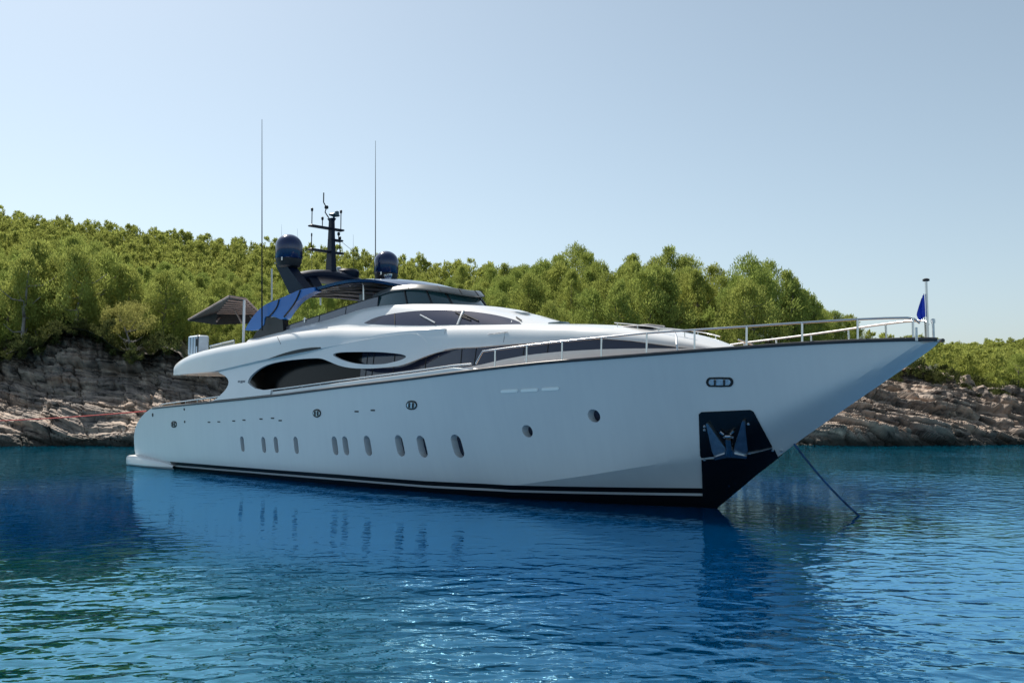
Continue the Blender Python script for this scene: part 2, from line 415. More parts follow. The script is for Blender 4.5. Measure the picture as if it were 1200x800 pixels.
# swim platform and its side sponsons
sp = MB()
xs = np.concatenate([np.linspace(-.55, 0, 5), np.linspace(.5, 4.3, 8)])
rows = []
for x in xs:
    k = min(1, max(0, (4.35-x)/1.2)); e = (3.1 if x < 2 else max(B(x, .3)+.02, 3.1-(x-2)*.06))+.17*k**.7; e0 = max(0, 1-max(0, -x-.1)/.5*.35)
    e = e*(e0 if x < 0 else 1); b0 = BW(max(x,0))+.1
    zt = .16+.31*min(1, max(0, (4.4-x)/3.4))**.7
    rows.append([(x, -b0, -.1), (x, -(e-.06), .02), (x, -e, .09), (x, -e, zt-.10), (x, -(e-.04), zt-.03), (x, -(e-.14), zt), (x, -2.6, zt+.03), (x, -.0, zt+.04)])
sp.grid(rows); sp.mirror(False)
sp.f.append(tuple([i for i in range(8)][::1])); sp.f.append(tuple(len(rows)*8+i for i in range(7,-1,-1)))
sp.build('swim_platform', WHITE2, yacht, 40)
# rub strake along the sheer
rb = MB(); pts = [(x, -(Bs(x)+.015), ZS(x)) for x in np.arange(2.5, 34.6, .3)]+[(x, -(Bs(x)+.015), ZS(x)) for x in np.arange(34.65, 35.66, .07)]
rb.tube(pts, .045, 8); rb.mirror(); rb.build('rub_strake', RUB, yacht, 60)
# weather deck
dk = MB(); rows = []
xsd = list(np.arange(1.2, 34.8, .4))+list(np.arange(34.8, 35.66, .1))
for x in xsd: rows.append([(x, -(max(.0, Bs(x)-.03))*c, ZS(x)-.05-(0.0 if x > 22 else .0)) for c in (1,.5,0,-.5,-1)])
dk.grid(rows); dk.build('main_deck', TEAK, yacht)
# bulwark coaming: low white strip standing on the sheer
bw = MB(); rows = []
xb = list(np.arange(8.6, 24.4, .3))
for x in xb:
    h = np.interp(x, [8.6,9.4,23,24.3], [.03,.17,.19,.02]); y = Bs(x)-.03
    rows.append([(x, -y, ZS(x)), (x, -y+.02, ZS(x)+h-.03), (x, -y+.06, ZS(x)+h), (x, -y+.14, ZS(x)+h), (x, -y+.16, ZS(x)-.06)])
bw.grid(rows); bw.mirror(); bw.build('bulwark', WHITE2, yacht, 40)

# ------------------------------------------------------------------ superstructure
W0 = sm([(4,3.2),(7,3.27),(12,3.3),(16,3.28),(18,3.18),(20,3.0),(22,2.8),(24,2.62),(26,2.42),(27.5,2.18),(28.6,1.88),(29.4,1.5),(30.1,1.02),(30.6,.55),(30.9,.1),(31.2,0)], .45)
def Y1(x, z): return max(0.0, W0(x)-.18*(z-3.6)*min(1, W0(x)/1.2))
# D: upper deck body
lip_px = [(201,440),(215,440.5),(250,436.5),(300,424.3),(350,413.8),(400,403.5),(440,395.8),(470,392.5)]
WDt = sm([(3.6,2.96),(4.3,3.04),(5,3.12),(6,3.18),(8,3.26),(15,3.27),(16.5,3.22),(18,3.08),(19.5,2.88),(20.5,2.74),(21.5,2.62)], .5)
ZLa, _ = fitz([q for q in lip_px[2:]], lambda x, z: WDt(x))
gl_px = [(434,431.4),(466.7,428.6),(484,423),(497,418),(510,413.4),(520,411),(531.7,409),(562,407.6),(596.7,404.7),(640,401.5),(670,399.3),(705,397.3),(740,400),(790,406.8)]
ZG, gpts = fitz(gl_px, Y1)
def ss0_(t): t = min(1, max(0, t)); return t*t*(3-2*t)
def ZL(x):
    if x < 8.2: return float(np.interp(x, [3.9, 4.3, 8.2], [4.09, 4.10, ZLa(8.2)]))
    if x < 20.5: return ZLa(min(x, 20.2))
    zg = ZG(x) if x < gpts[-1][0] else np.interp(x, [gpts[-1][0], 31.2], [gpts[-1][1], 3.98])
    k = ss0_((x-20.5)/1.3); return float((1-k)*ZLa(20.2)+k*zg)
def ss_(t): t = min(1, max(0, t)); return t*t*(3-2*t)
def SD(x, z):      # side of the upper deck: flared lip aft, flush with the shell forward
    k = ss_((x-13)/4.4); a = WDt(min(x, 21.5))-.02*(z-4.5); return (1-k)*a+k*(Y1(x, z)+.003)
def WD(x): return SD(x, ZL(x))
sh_px = [(200.5,439.2),(202.5,434.5),(206.5,428.5),(215,421),(226,415),(240,410.5),(262,405.5),(300,398.5),(330,392),(360,387),(400,383),(440,383),(500,383),(540,381),(600,380),(670,381),(700,383),(730,386),(760,389.5),(790,394.5),(815,399.5),(835,405)]
ZH, hpts = fitz(sh_px, lambda x, z: max(.05, SD(x, z)-.30*min(1, SD(x, z)/1.2)))
ZHs = sm(hpts+[(31.0, 4.02)], .35)
def zsh(x): return max(ZHs(x), ZL(x)+.02)
XA = 4.15
xsD = sorted(set(list(np.linspace(XA, 5.4, 12))+list(np.arange(5.6, 28, .25))+list(np.linspace(28, 30.9, 16))))
rows = []
for x in xsD:
    zl, zh = ZL(x), zsh(x); h = zh-zl; wd = WD(x); k = min(1, wd/1.2); rh = min(.34, h*.8)
    P = [(x, 0, zl+.03), (x, -max(0, wd-.5*k), zl+.03), (x, -max(0, wd-.05*k), zl+.005), (x, -wd, zl+.03*h+.01)]
    for z, ins in ((zl+.35*(h-rh),0),(zl+.7*(h-rh),0),(zh-rh,.0),(zh-rh*.72,.018),(zh-rh*.45,.06),(zh-rh*.22,.125),(zh-rh*.07,.21),(zh,.33)):
        P.append((x, -max(0, SD(x, z)-ins*k), z))
    yt = P[-1][1]
    P.append((x, yt*.86, zh+.025)); P.append((x, yt*.5, zh+.09*k)); P.append((x, 0, zh+.13*k))
    rows.append(P)
D = MB().grid(rows, flip=True); D.f.append(tuple(range(len(rows[0])))); D.mirror(False); sup = D.build('upper_deck', WHITE, yacht, 50)
D_bvh = BVHTree.FromPolygons(D.v, D.f)

# S1: side shell with its two openings
alm_px = spline([(290,448),(293,441.5),(301,434),(313,427.5),(330,423.3),(350,420.8),(368,419.6),(376,420),(383,422.3),(395,427.3),(405,430),(418,431.5),(434,431.6),(452,430.3),(466.7,428.6),(476,426),(484,423),(497,418),(510,413.4),(520,411)], 3)
alm_bot = [(307.5,456.8),(299,455),(293.5,451.5)]
lens_px = spline([(390.2,416),(393,413.7),(402,412.6),(420,412.2),(440,412.3),(456,413.3),(470,415),(475.3,417),(475,419),(470,421.5),(463,423.6),(450,426.3),(434,427),(418,425.9),(407,423.6),(397,420)], 4, True)
low_px = [(307.5,456.8)]
S_out = []
fash_px = spline([(266.5,443.2),(267.8,447),(267.2,451),(264.5,456),(260,461),(254,466.5),(247,470.5)], 4)
for p in fash_px: S_out.append(onsurf(*p, Y1))
xa = onsurf(247, 470.5, Y1)[0]; xb_ = onsurf(307.5, 456.8, Y1)[0]
for x in np.arange(xa+.4, xb_-.2, .5): S_out.append((x, ZS(x)+.06))
S_out.append((xb_+.6, ZS(xb_+.6)+.06)); S_out.append((xb_+.62, onsurf(312,456.6,Y1)[1]))
for p in alm_bot: S_out.append(onsurf(*p, Y1))
for p in alm_px: S_out.append(onsurf(*p, Y1))
xe = S_out[-1][0]
for x in np.arange(xe-.1, 10.2, -.4): S_out.append((x, ZL(min(x, 20.2))+.12))
xf, zf = onsurf(262, 436, Y1)
S_out += [(9.9, ZL(9.9)+.1), (9.2, ZL(9.2)+.1), (xf-.45, zf+.02), onsurf(258, 437.5, Y1), onsurf(263, 439.8, Y1)]
S_out = [tuple(map(float, p)) for p in S_out]
lens = [tuple(map(float, onsurf(*p, Y1))) for p in lens_px]
vo, fo = cdt(S_out, [lens], (.3, .2))
v, f, *_ = area_mesh(vo, fo, lambda x, z, t: (x, -(Y1(x, z)-t), z), .1)
ss = MB().add(v, f); ss.mirror(); shell = ss.build('side_shell', WHITE, yacht, 45)
# glass wall of the saloon, behind the shell aft and flush under the brow forward
def YG(x, z): return max(0.0, min(Y1(x, z)-.05, 2.62-.12*(z-3.6)))
def glwall(xs, slant=0):
    m = MB(); m.grid([[(x+slant*(z-3.6), -YG(x+slant*(z-3.6), z), z) for z in np.linspace(ZS(x)-.1, max(ZS(x)+.12, ZL(x)+.06), 6)] for x in xs]); return m.mirror()
wall = glwall(np.concatenate([np.linspace(17.45, 20, 6), np.arange(20.4, 28, .4), np.linspace(28, 30.6, 12)]), 0).build('saloon_window', GLASS, yacht, 40)
glwall(np.linspace(9.6, 17.45, 12)).build('saloon_window_shaded', mat('shaded_glass', (.006,.006,.006), .15, spec=.12, var=.3), yacht, 40)  # aft part of the glass wall: overhang shade put into a darker, duller glass
MB().add([(9.6, -2.6, 2.8), (9.6, 2.6, 2.8), (9.6, 2.5, 4.6), (9.6, -2.5, 4.6)], [(0,1,2,3)]).build('aft_door', GLASS, yacht, 0)
for px in (430, 437.5, 462, 499, 540, 556, 612, 640):
    x, z = onsurf(px, 425, YG); MB().tube([(x, -YG(x, zz)-.004, zz) for zz in np.linspace(ZS(x), ZL(x), 5)], .016, 5).build('mullion', BLACKM, wall)
base_px = [(540,431),(560,428),(590,421),(620,415.5),(660,411.5),(700,409.3),(740,408.3),(775,408.2),(800,408)]
ZB, bpts = fitz(base_px, Y1)
ba = MB(); xs = list(np.arange(bpts[0][0], 28, .4))+list(np.linspace(28, 30.8, 12))
ba.grid([[(x, -(Y1(x, ZB(x))+.0+(1-q)*.08), ZS(x)-.06+q*(max(ZB(x), ZS(x)+.02)-ZS(x)+.06)) for q in (0,.5,1)]+[(x, -max(0,Y1(x, ZB(x))-.09), max(ZB(x), ZS(x)+.02)+.01)] for x in xs]); ba.mirror()
ba.build('deckhouse_base', WHITE2, yacht, 40)
# small lettering on the fashion plate (unreadable in the photo): a plain grey mark
# aft bulkhead in shade
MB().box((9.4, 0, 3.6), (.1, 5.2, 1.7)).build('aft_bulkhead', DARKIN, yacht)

# E: pilothouse / flybridge base
sil_px = [(300,396.5),(315,392),(331,387.5),(360,381),(387,374.5),(425,362.3),(441,359.5),(460,357.8),(480,357),(520,357),(555,359.2),(575,362.5),(590,366)]
def WEt(x): return float(np.interp(x, [8,10,17,19.5,21,22,22.6,23.0], [2.55,2.45,2.05,1.9,1.62,1.2,.75,0]))
ZE, epts = fitz(sil_px, lambda x, z: WEt(x))
ZEs = sm([p for p in epts if p[0] < 22.7]+[(23.2, epts[-1][1]-.12)], .4)
us = np.concatenate([np.linspace(0, .7, 24), .7+.3*np.sin(np.linspace(0, math.pi/2, 22))[1:]])
Xa, Xft, Xfb = 9.6, 22.9, 25.4
rows = []
for u in us:
    nose = max(0, (u-.5)/.5); e = math.sqrt(max(0, 1-nose**2.6))
    xt = Xa+u*(Xft-Xa); xbm = Xa+u*(Xfb-Xa)
    wt = np.interp(xt, [9,17,20], [2.45,2.1,2.0])*e; wb = np.interp(xbm, [9,17,22], [2.62,2.62,2.35])*e
    zt = ZEs(xt); zb = zsh(xbm)-.02; P = []
    for q in np.linspace(0, 1, 9):
        bl = q**1.15; P.append((xbm+(xt-xbm)*q, -(wb+(wt-wb)*bl), zb+(zt-zb)*(1-(1-q)**1.12)))
    P.append((xt-.08, -max(0, wt-.12), zt+.05)); P.append((xt-.2*e, -wt*.6, zt+.09)); P.append((xt-.2, 0, zt+.12))
    rows.append(P)
Em = MB().grid(rows, flip=True); Em.mirror(False)
n = len(rows[0]); Em.f.append(tuple(range(n))); 
pilot = Em.build('pilothouse', WHITE, yacht, 50)
E_bvh = BVHTree.FromPolygons(Em.v, Em.f)
win = spline([(426.5,378.5),(440,372.2),(458,368),(480,365),(500,363.6),(520,363.2),(540,364),(560,366),(582,369.5),(600,374),(609,377.5)], 3)+[(611,379.8)]+spline([(590,380.2),(560,380.2),(530,380.6),(500,381.3),(475,381.2),(450,380.4),(432,379.6)], 3)
pw = applique('pilothouse_window', win, E_bvh, GLASS, pilot, .008, .02, 5)
def strip(name, a, b, bvh, m, parent, r=.02, off=.03, n=6, both=True):
    P = []
    for k in range(n+1):
        h = hit(a[0]+(b[0]-a[0])*k/n, a[1]+(b[1]-a[1])*k/n, bvh)
        if h: P.append(h[0]+h[1]*off)
    if len(P) < 2: return
    MB().tube(P, r, 6).build(name, m, parent)
    if both: MB().tube([(p.x, -p.y, p.z) for p in P], r, 6).build(name, m, parent)
strip('mullion', (462.5,367.6), (463,380.5), E_bvh, BLACKM, pilot, .02, .012)
strip('mullion', (543,364.6), (536.5,380.3), E_bvh, WHITE2, pilot, .045, .015)
strip('wiper', (493,369.5), (510,378.5), E_bvh, WHITE2, pilot, .022, .03)
for a, b in [((534,366.5),(548,373)),((538,371),(552,375.5)),((544,369),(561,376.5))]: strip('wiper', a, b, E_bvh, BLACKM, pilot, .022, .03)
strip('wiper', (605,372.5), (611,376.5), E_bvh, BLACKM, pilot, .022, .03)
strip('grab_rail', (572,391.8), (595,388.8), D_bvh, STEELW, sup, .015, .02)
strip('panel_seam', (592,389), (586,425), D_bvh, RUB, sup, .006, .002)
# side steps and seams moulded in the upper deck
strip('panel_seam', (325,394.5), (329,403), D_bvh, RUB, sup, .01, .002)
# dark slot under the overhang
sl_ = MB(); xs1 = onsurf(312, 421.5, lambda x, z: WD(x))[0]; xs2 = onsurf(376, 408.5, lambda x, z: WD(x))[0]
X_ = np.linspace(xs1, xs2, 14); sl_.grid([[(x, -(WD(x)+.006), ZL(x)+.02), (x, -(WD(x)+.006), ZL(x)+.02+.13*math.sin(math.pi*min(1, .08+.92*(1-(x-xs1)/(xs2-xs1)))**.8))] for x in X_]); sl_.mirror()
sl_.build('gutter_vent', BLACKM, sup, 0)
ul = MB().box((10.2, -2.95, ZL(10.2)-.04), (.5,.12,.05), 0, .02); ul.mirror(); ul.build('soffit_light', WHITE2, sup)
# flybridge coaming (smoked acrylic)
co_px = [(331,383.5),(345,378.5),(380,367.5),(410,357.2),(430,350.5),(441,347.5)]
def Wco(x): return float(np.interp(x, [9,17,20], [2.42,2.07,1.95]))
ZCo, cpts = fitz(co_px, lambda x, z: Wco(x)-.03)
cm = MB(); xs = np.linspace(cpts[0][0], 17.6, 20); rows = []
for x in xs:
    zb = ZEs(x)-.02; zt = max(ZCo(x), zb+.05); rows.append([(x, -Wco(x)+.02, zb), (x, -Wco(x)+.06, zt-.01), (x, -Wco(x)+.10, zt-.01), (x, -Wco(x)+.06, zb)])
cm.grid(rows, flip=False); cm.mirror(); cm.build('flybridge_coaming', SMOKE, yacht, 40)
ct = MB().tube([(x, -Wco(x)+.08, max(ZCo(x), ZEs(x)+.03)) for x in xs], .03, 6); ct.mirror(); ct.build('coaming_trim', BLACKM, yacht)
for px in (373, 404): 
    x, z = onsurf(px, 372, lambda x, z: Wco(x)); MB().tube([(x, -Wco(x)+.016, ZEs(x)), (x, -Wco(x)+.055, ZCo(x))], .012, 5).mirror().build('coaming_joint', BLACKM, yacht)
# flybridge windscreen, wrapped round the front, with its brow
X0 = 17.3
def arc(phi, a, b): return X0+a*math.cos(phi), b*math.sin(phi)
phis = np.linspace(-math.pi/2, math.pi/2, 41)
ZWB = sm([(17,6.05),(18.5,6.12),(19.8,6.06),(20.5,5.98),(21.2,5.88)], .4); ZWT = sm([(17,6.48),(18.0,6.70),(19,6.74),(19.8,6.60),(20.4,6.38)], .3)
rows = []
for ph in phis:
    xb2, yb2 = arc(ph, 3.3, 2.02); xt2, yt2 = arc(ph, 2.7, 1.9); rows.append([(xb2+(xt2-xb2)*q, yb2+(yt2-yb2)*q, ZWB(xb2)+(ZWT(xt2)-ZWB(xb2))*q) for q in (0,.33,.66,1)])
ws = MB().grid(rows); wso = ws.build('flybridge_windscreen', TEALGLASS, yacht, 60)
rows = []
for ph in phis:
    xo, yo = arc(ph, 2.95, 1.98); xi, yi = arc(ph, 2.5, 1.85); zt = ZWT(arc(ph, 2.7, 1.9)[0]); k = .2*(.35+.65*math.cos(ph)**.5)
    rows.append([(xi, yi, zt-.03), (xo-.03, yo*.99, zt-.05), (xo, yo, zt-.01), (xo-.16, yo*.96, zt+k-.03), (xo-.22, yo*.93, zt+k), (xi-.1, yi*.95, zt+k+.02), (xi, yi, zt-.03)])
br = MB().grid(rows, flip=True).build('windscreen_brow', BROW, yacht, 40)
for ph in (-1.05, -.72, -.42, .42, .72, 1.05):
    xb2, yb2 = arc(ph, 3.32, 2.03); xt2, yt2 = arc(ph, 2.72, 1.92); MB().tube([(xb2, yb2, ZWB(xb2)), (xt2, yt2, ZWT(xt2)-.03)], .035, 6).build('windscreen_frame', BLACK, wso)
for ph in (-1.0, -.55, -.2, .2, .55):
    xo, yo = arc(ph, 2.95, 1.98); zt = ZWT(arc(ph, 2.7, 1.9)[0]); k = .2*(.35+.65*math.cos(ph)**.5); MB().tube([(xo+.004, yo*1.003, zt-.01), (xo-.156, yo*.963, zt+k-.03), (xo-.22, yo*.93, zt+k+.005)], .014, 5).build('brow_joint', BLACKM, br)
MB().tube([(arc(ph,3.35,2.05)[0], arc(ph,3.35,2.05)[1], ZWB(arc(ph,3.3,2.02)[0])) for ph in phis], .03, 6).build('windscreen_gasket', BLACK, wso)
# ------------------------------------------------------------------ hardtop, arch, mast
YH = 2.35
ht_px = [(345,344.5),(355,340.5),(368,337.5),(385,332.5),(400,329),(412,327.3)]
hp = sorted(bo(px, py, -YH) for px, py in ht_px); ZHT = sm(hp+[(17.4,7.16),(18.2,6.96),(18.9,6.74),(19.6,6.5)], .4)
rows = []
for x in np.linspace(hp[0][0]-.4, 18.9, 26):
    k = max(0, (x-16.0)/2.95); wd = YH*math.sqrt(max(0.02, 1-k**2.2)) ; z = ZHT(x); cr = .16
    tp = [(x, wd*c, z+cr*(1-c*c)-.0) for c in (-1,-.75,-.4,0,.4,.75,1)]; bt = [(x, wd*c*.985, z-.1+cr*(1-c*c)) for c in (1,.75,.4,0,-.4,-.75,-1)]
    rows.append(tp+bt+[tp[0]])
hm = MB().grid(rows, flip=True); q = len(rows[0])-1; hm.f.append(tuple(range(q))); hm.f.append(tuple((len(rows)-1)*q+len(rows)-1+i for i in range(q-1,-1,-1)))
htop = hm.build('hardtop', NAVY, yacht, 40)
rows = []
for x in np.linspace(hp[0][0]-.3, 18.6, 20):
    k = max(0, (x-16.0)/2.95); wd = (YH-.12)*math.sqrt(max(0.02, 1-k**2.2)); z = ZHT(x)
    rows.append([(x, wd*c, z-.115+.16*(1-c*c)) for c in (-1,-.75,-.4,0,.4,.75,1)])
lin = MB().grid(rows, flip=True).build('hardtop_lining', NAVYD, htop, 40)
for x in np.arange(hp[0][0]+.2, 17.4, .75): MB().tube([(x, (YH-.3)*c, ZHT(x)-.15+.16*(1-c*c)) for c in (-1,-.6,-.2,.2,.6,1)], .035, 6).build('lining_batten', WOODB, lin)
MB().box((16.4, .9, 6.55), (1.1, 1.6, 1.2), 0, .08).build('dark_back_panel', BLACKM, yacht)  # black back panels added to darken the depth under the hardtop
MB().box((15.2, 1.7, 6.3), (1.2, .5, .9), 0, .08).build('dark_back_panel', BLACKM, yacht)
# swept aft legs: blue outside, dark below
leg_out = spline([(287,387),(291,379),(299,367.5),(310,357.5),(325,351),(340,344.5),(352,339.3),(368,336.5)], 4)+spline([(369,341),(356,347.5),(346,355),(337,366),(331,374),(322,371.5),(311,371),(309,380),(303,386)], 4)
leg_low = [(300,389),(304,386),(310,380.5),(312,371.5),(322,372),(331,374.5),(332,389),(318,393),(304,397),(295,398)]
def plate(name, poly, Y, th, m, parent, smooth=40, step=8):
    P = [tuple(map(float, bo(px, py, Y))) for px, py in poly]; vo, fo = cdt(P, [], (.5,.5))
    for s in (1, -1):
        v, f, *_ = area_mesh(vo, fo, lambda x, z, t: (x, s*(Y+t), z), th)
        if s < 0: f = [q[::-1] for q in f]
        o = mk(name, v, f, m, parent, smooth)
    return o
leg = plate('hardtop_leg', leg_out, -2.4, .3, BLUE, yacht)
plate('leg_cover', leg_low, -2.38, .26, BLACKM, yacht)
for a, b in [((352,340),(333,371)),((327,350.5),(316,370.5))]:
    p = [bo(a[0]+(b[0]-a[0])*k/8+2.5*math.sin(k/8*3.14), a[1]+(b[1]-a[1])*k/8, -2.41) for k in range(9)]
    MB().tube([(x, -2.41, z) for x, z in p], .035, 6).mirror().build('leg_strap', BLACKM, leg)
# stainless posts under the hardtop
for (pa, pb, Yp) in [((426,329),(426,363),-1.9),((357,372),(357,378),-2.2),((318.5,315),(318.5,352),-1.2)]:
    x0, z0 = bo(*pa, Yp); x1, z1 = bo(*pb, Yp); pm = MB().tube([(x0, Yp, z0), (x1, Yp, z1)], .035, 8); pm.mirror(); pm.build('support_post', STEEL, yacht)
# radar wing athwartships
wg = MB(); rows = []
for y in np.linspace(-1.55, 1.75, 15):
    k = abs(y)/1.75; zc = 8.02-.26*k**2.4; xc = 11.7; hh = .30-.08*k; cx = .55-.1*k
    rows.append([(xc+cx*math.cos(t), y, zc+hh*math.sin(t)) for t in np.linspace(0, 2*math.pi, 13)])
wg.grid(rows); wing = wg.build('radar_wing', NAVYD, yacht, 50)
def pylon(y0, z0, y1, z1, xb_, xt_, w0, w1):
    m = MB(); rows = []
    for q in np.linspace(0, 1, 6):
        x = xb_+(xt_-xb_)*q; y = y0+(y1-y0)*q; z = z0+(z1-z0)*q; a = w0+(w1-w0)*q; b = .22
        rows.append([(x-a, y-b, z), (x+a, y-b, z), (x+a, y+b, z), (x-a, y+b, z), (x-a, y-b, z)])
    m.grid(rows); m.f += [(0,1,2,3), (25,26,27,28)]; return m
pylon(-1.75, 7.15, -2.0, 8.35, 12.4, 11.5, .58, .34).build('dome_pylon', NAVYD, yacht, 30)
pylon(2.0, 7.3, 2.35, 8.0, 12.4, 12.2, .6, .38).build('dome_pylon', NAVYD, yacht, 30)
for y in (-1.1, 1.1): pylon(y, 7.3, y, 7.95, 12.2, 11.7, .5, .35).build('wing_strut', NAVYD, wing, 30)
def dome(px, py, Yd, r, hgt):
    x, z = bo(px, py, Yd)      # bottom centre of the shell
    pr = [(r*.93, 0), (r, .04), (r, hgt-r*.95)]+[(r*math.cos(t), hgt-r*.95+r*.95*math.sin(t)) for t in np.linspace(.1, 1.5, 10)]+[(.01, hgt)]
    d = MB().lathe((x, Yd, z), pr, 32).build('satellite_dome', NAVY, yacht, 50)
    MB().lathe((x, Yd, z-.2), [(r*.55,-.14),(r*.8,-.08),(r*.95,.1),(r*.95,.2)], 28).build('dome_base', BLACKM, d, 40)
    MB().box((x+.45*r, Yd-.85*r, z-.04), (.06,.05,.14), .5, .01).build('dome_latch', STEEL, d)
    return x, z
dome(338.5, 304, -2.0, .53, 1.0); dome(452.5, 321, 2.35, .52, .98)
# mast
xm = 11.6
def zy(py, Y=0., px=386): return bo(px, py, Y)[1]
xm = bo(388, 310, 0.)[0]
ms = MB(); rows = []
for z, a, b in [(7.9,.30,.14),(8.4,.2,.12),(9.6,.13,.09),(10.35,.10,.08),(10.45,.16,.12)]: rows.append([(xm+sx*a, sy*b, z) for sx, sy in ((-1,-1),(1,-1),(1,1),(-1,1),(-1,-1))])
ms.grid(rows, flip=True); ms.f.append((20,21,22,23)); mast = ms.build('mast', NAVYD, yacht, 30)
def bar(y0, y1, py, dx=0):
    z = zy(py); return MB().box((xm+dx, (y0+y1)/2, z), (.3, abs(y1-y0), .07), 0, .02).build('mast_spreader', NAVYD, mast), z
b1, z1 = bar(-1.05, .55, 269); b2, z2 = bar(-1.05, .55, 296); b3, z3 = bar(-.1, .5, 281.5)
for y, z0, z1_, hd in [(-.95,z1,z1+.62,.05),(-.45,z1,z1+.33,.05),(-.95,z2,z2+.55,.03),(.45,z1-.02,z1+.75,.05),(.42,z2,z2+.6,.05),(.35,z3,z3+.25,.06)]:
    MB().tube([(xm, y, z0), (xm, y, z1_)], .022, 6).lathe((xm, y, z1_), [(hd*.6,-.03),(hd,0),(hd,.09),(.01,.12)], 8).build('mast_antenna', BLACKM, mast)
MB().box((xm, .12, 10.62), (.3,.42,.09), .4, .03).tube([(xm,.1,10.4),(xm,.1,10.6)], .05).lathe((xm,.25,10.66), [(.09,0),(.09,.12),(.01,.16)], 10).build('mast_light', mat('mast_teal', (.02,.07,.10), .3, var=.1), mast)
MB().tube([(xm-.05,-.05,10.4),(xm-.12,-.25,10.7),(xm-.1,-.2,10.9),(xm-.12,-.33,11.1),(xm-.12,-.33,11.5)], .025, 6).lathe((xm-.1,-.2,10.85), [(.07,0),(.09,.05),(.07,.12)], 8).build('wind_vane', BLACKM, mast)
MB().lathe((bo(408,322,.9)[0], .9, bo(408,322,.9)[1]-.05), [(.2,-.25),(.24,-.1),(.42,-.05),(.46,.05),(.46,.18),(.38,.27),(.02,.3)], 24).build('radar_drum', NAVYD, yacht, 40)
MB().lathe((bo(397,313,.6)[0], .6, bo(397,322,.6)[1]-.1), [(.07,0),(.07,.3),(.1,.31),(.1,.42),(.02,.45)], 10).build('searchlight', WHITE2, yacht, 40)
def whip(px, ptop, pbot, Y, r, name='whip_antenna', lean=0):
    x0, z0 = bo(px, pbot, Y); x1, z1 = bo(px+lean, ptop, Y); zs_ = np.linspace(0, 1, 8)
    MB().tube([(x0+(x1-x0)*q, Y, z0+(z1-z0)*q) for q in zs_], [r*(1-.7*q) for q in zs_], 6).build(name, BLACKM if r > .02 else RUB, yacht)
whip(307, 140, 387, -2.55, .036); whip(440, 165, 326, 2.2, .027)
for px, a, b in [(330,263,300),(348.5,268,330),(365.5,275,330),(414,275,330)]: whip(px, a, b, 1.2, .012)
MB().tube([(xm, .5, z2+.5), (xm+1.6, 1.2, 8.2)], .008, 4).build('stay_wire', RUB, mast)
# horns on the hardtop
for px in (441, 447, 453, 459, 464):
    x, z = bo(px, 325, 2.0); MB().lathe((x, 2.0-.3*(px-452)/12, z-.15), [(.06,0),(.04,.1),(.09,.2),(.09,.26)], 10).build('horn', STEEL, htop)
# flybridge fittings seen under the hardtop
for x, y, dx, dy, h in [(15.8,-1.0,.6,.6,.9),(15.8,.6,.6,.6,.9),(13.2,-1.35,1.9,.6,.5),(13.2,1.35,1.9,.6,.5)]:
    z0 = ZEs(x)-.15; s_ = MB().box((x, y, z0+h*.35), (dx, dy, h*.7), 0, .06).box((x-dx/2+.08, y, z0+h*.75), (.16, dy, h*.8), 0, .05)
    s_.build('helm_seat' if h > .6 else 'settee', CUSH, yacht)
MB().box((17.6,0,6.35), (.7,2.4,.6), 0, .1).build('helm_console', BLACKM, yacht)
MB().box((14.3,.2,6.2), (1.4,.8,.06), 0, .02).tube([(14.3,.2,5.7),(14.3,.2,6.2)], .06).build('flybridge_table', TEAK, yacht)
fb = MB().grid([[(x, -Wco(x)*c, ZEs(x)+.06) for c in (.9,0,-.9)] for x in np.linspace(10, 17.5, 8)]); fb.build('flybridge_deck', TEAK, yacht)
# ------------------------------------------------------------------ rails
def YR(x, z): return max(0.05, Bs(x)-.10)
rail_px = [(566,411.5),(600,407),(640,402),(700,395.8),(760,390),(814,386.5),(875,382.5),(940,378),(1000,374.3),(1040,372.6),(1066,372.3)]
rp = sorted(onsurf(px, py, YR) for px, py in rail_px); ZR = ip(rp)
xr = list(np.arange(rp[0][0], 35.0, .3))+list(np.arange(35.0, rp[-1][0], .1))
rl = MB(); x0 = rp[0][0]
P = [(x0-.28, -YR(x0-.28,0), ZS(x0-.28)+.2), (x0-.06, -YR(x0,0), ZR(x0)-.06)]+[(x, -YR(x, 0), ZR(x)) for x in xr]
xl = xr[-1]; P += [(xl+.12, -YR(xl,0)*.8, ZR(xl)-.03), (xl+.2, -YR(xl,0)*.6, ZR(xl)-.12)]
rl.tube(P, .027, 8); rl.mirror(); rail = rl.build('bow_rail', STEEL, yacht, 60)
for px in (580.5, 617.5, 659, 705, 758, 814, 875, 940, 1005, 1070):
    k = int(np.argmin([abs(px-a) for a in [580.5,617.5,659,705,758,814,875,940,1005,1070]]))
    x, z = onsurf(px, np.interp(px, [a for a, b in rail_px], [b for a, b in rail_px])+6, YR)
    y = YR(x, 0)
    for s in (-1, 1): MB().tube([(x, s*(y+.02), ZS(x)-.02), (x, s*y, ZR(x))], .026, 7).lathe((x, s*(y+.02), ZS(x)-.02), [(.06,0),(.06,.03),(.03,.06)], 8).build('stanchion', STEEL, rail)
for px in (794.5,):
    x, z = onsurf(px, 395, YR); y = YR(x, 0)
    for s in (-1, 1): MB().tube([(x, s*(y+.02), ZS(x)-.02), (x-.05, s*(y-.02), ZS(x)+.2), (x-.25, s*(y-.3), ZS(x)+.42), (x-.5, s*(y-.6), ZS(x)+.55)], .026, 7).build('stanchion', STEEL, rail)
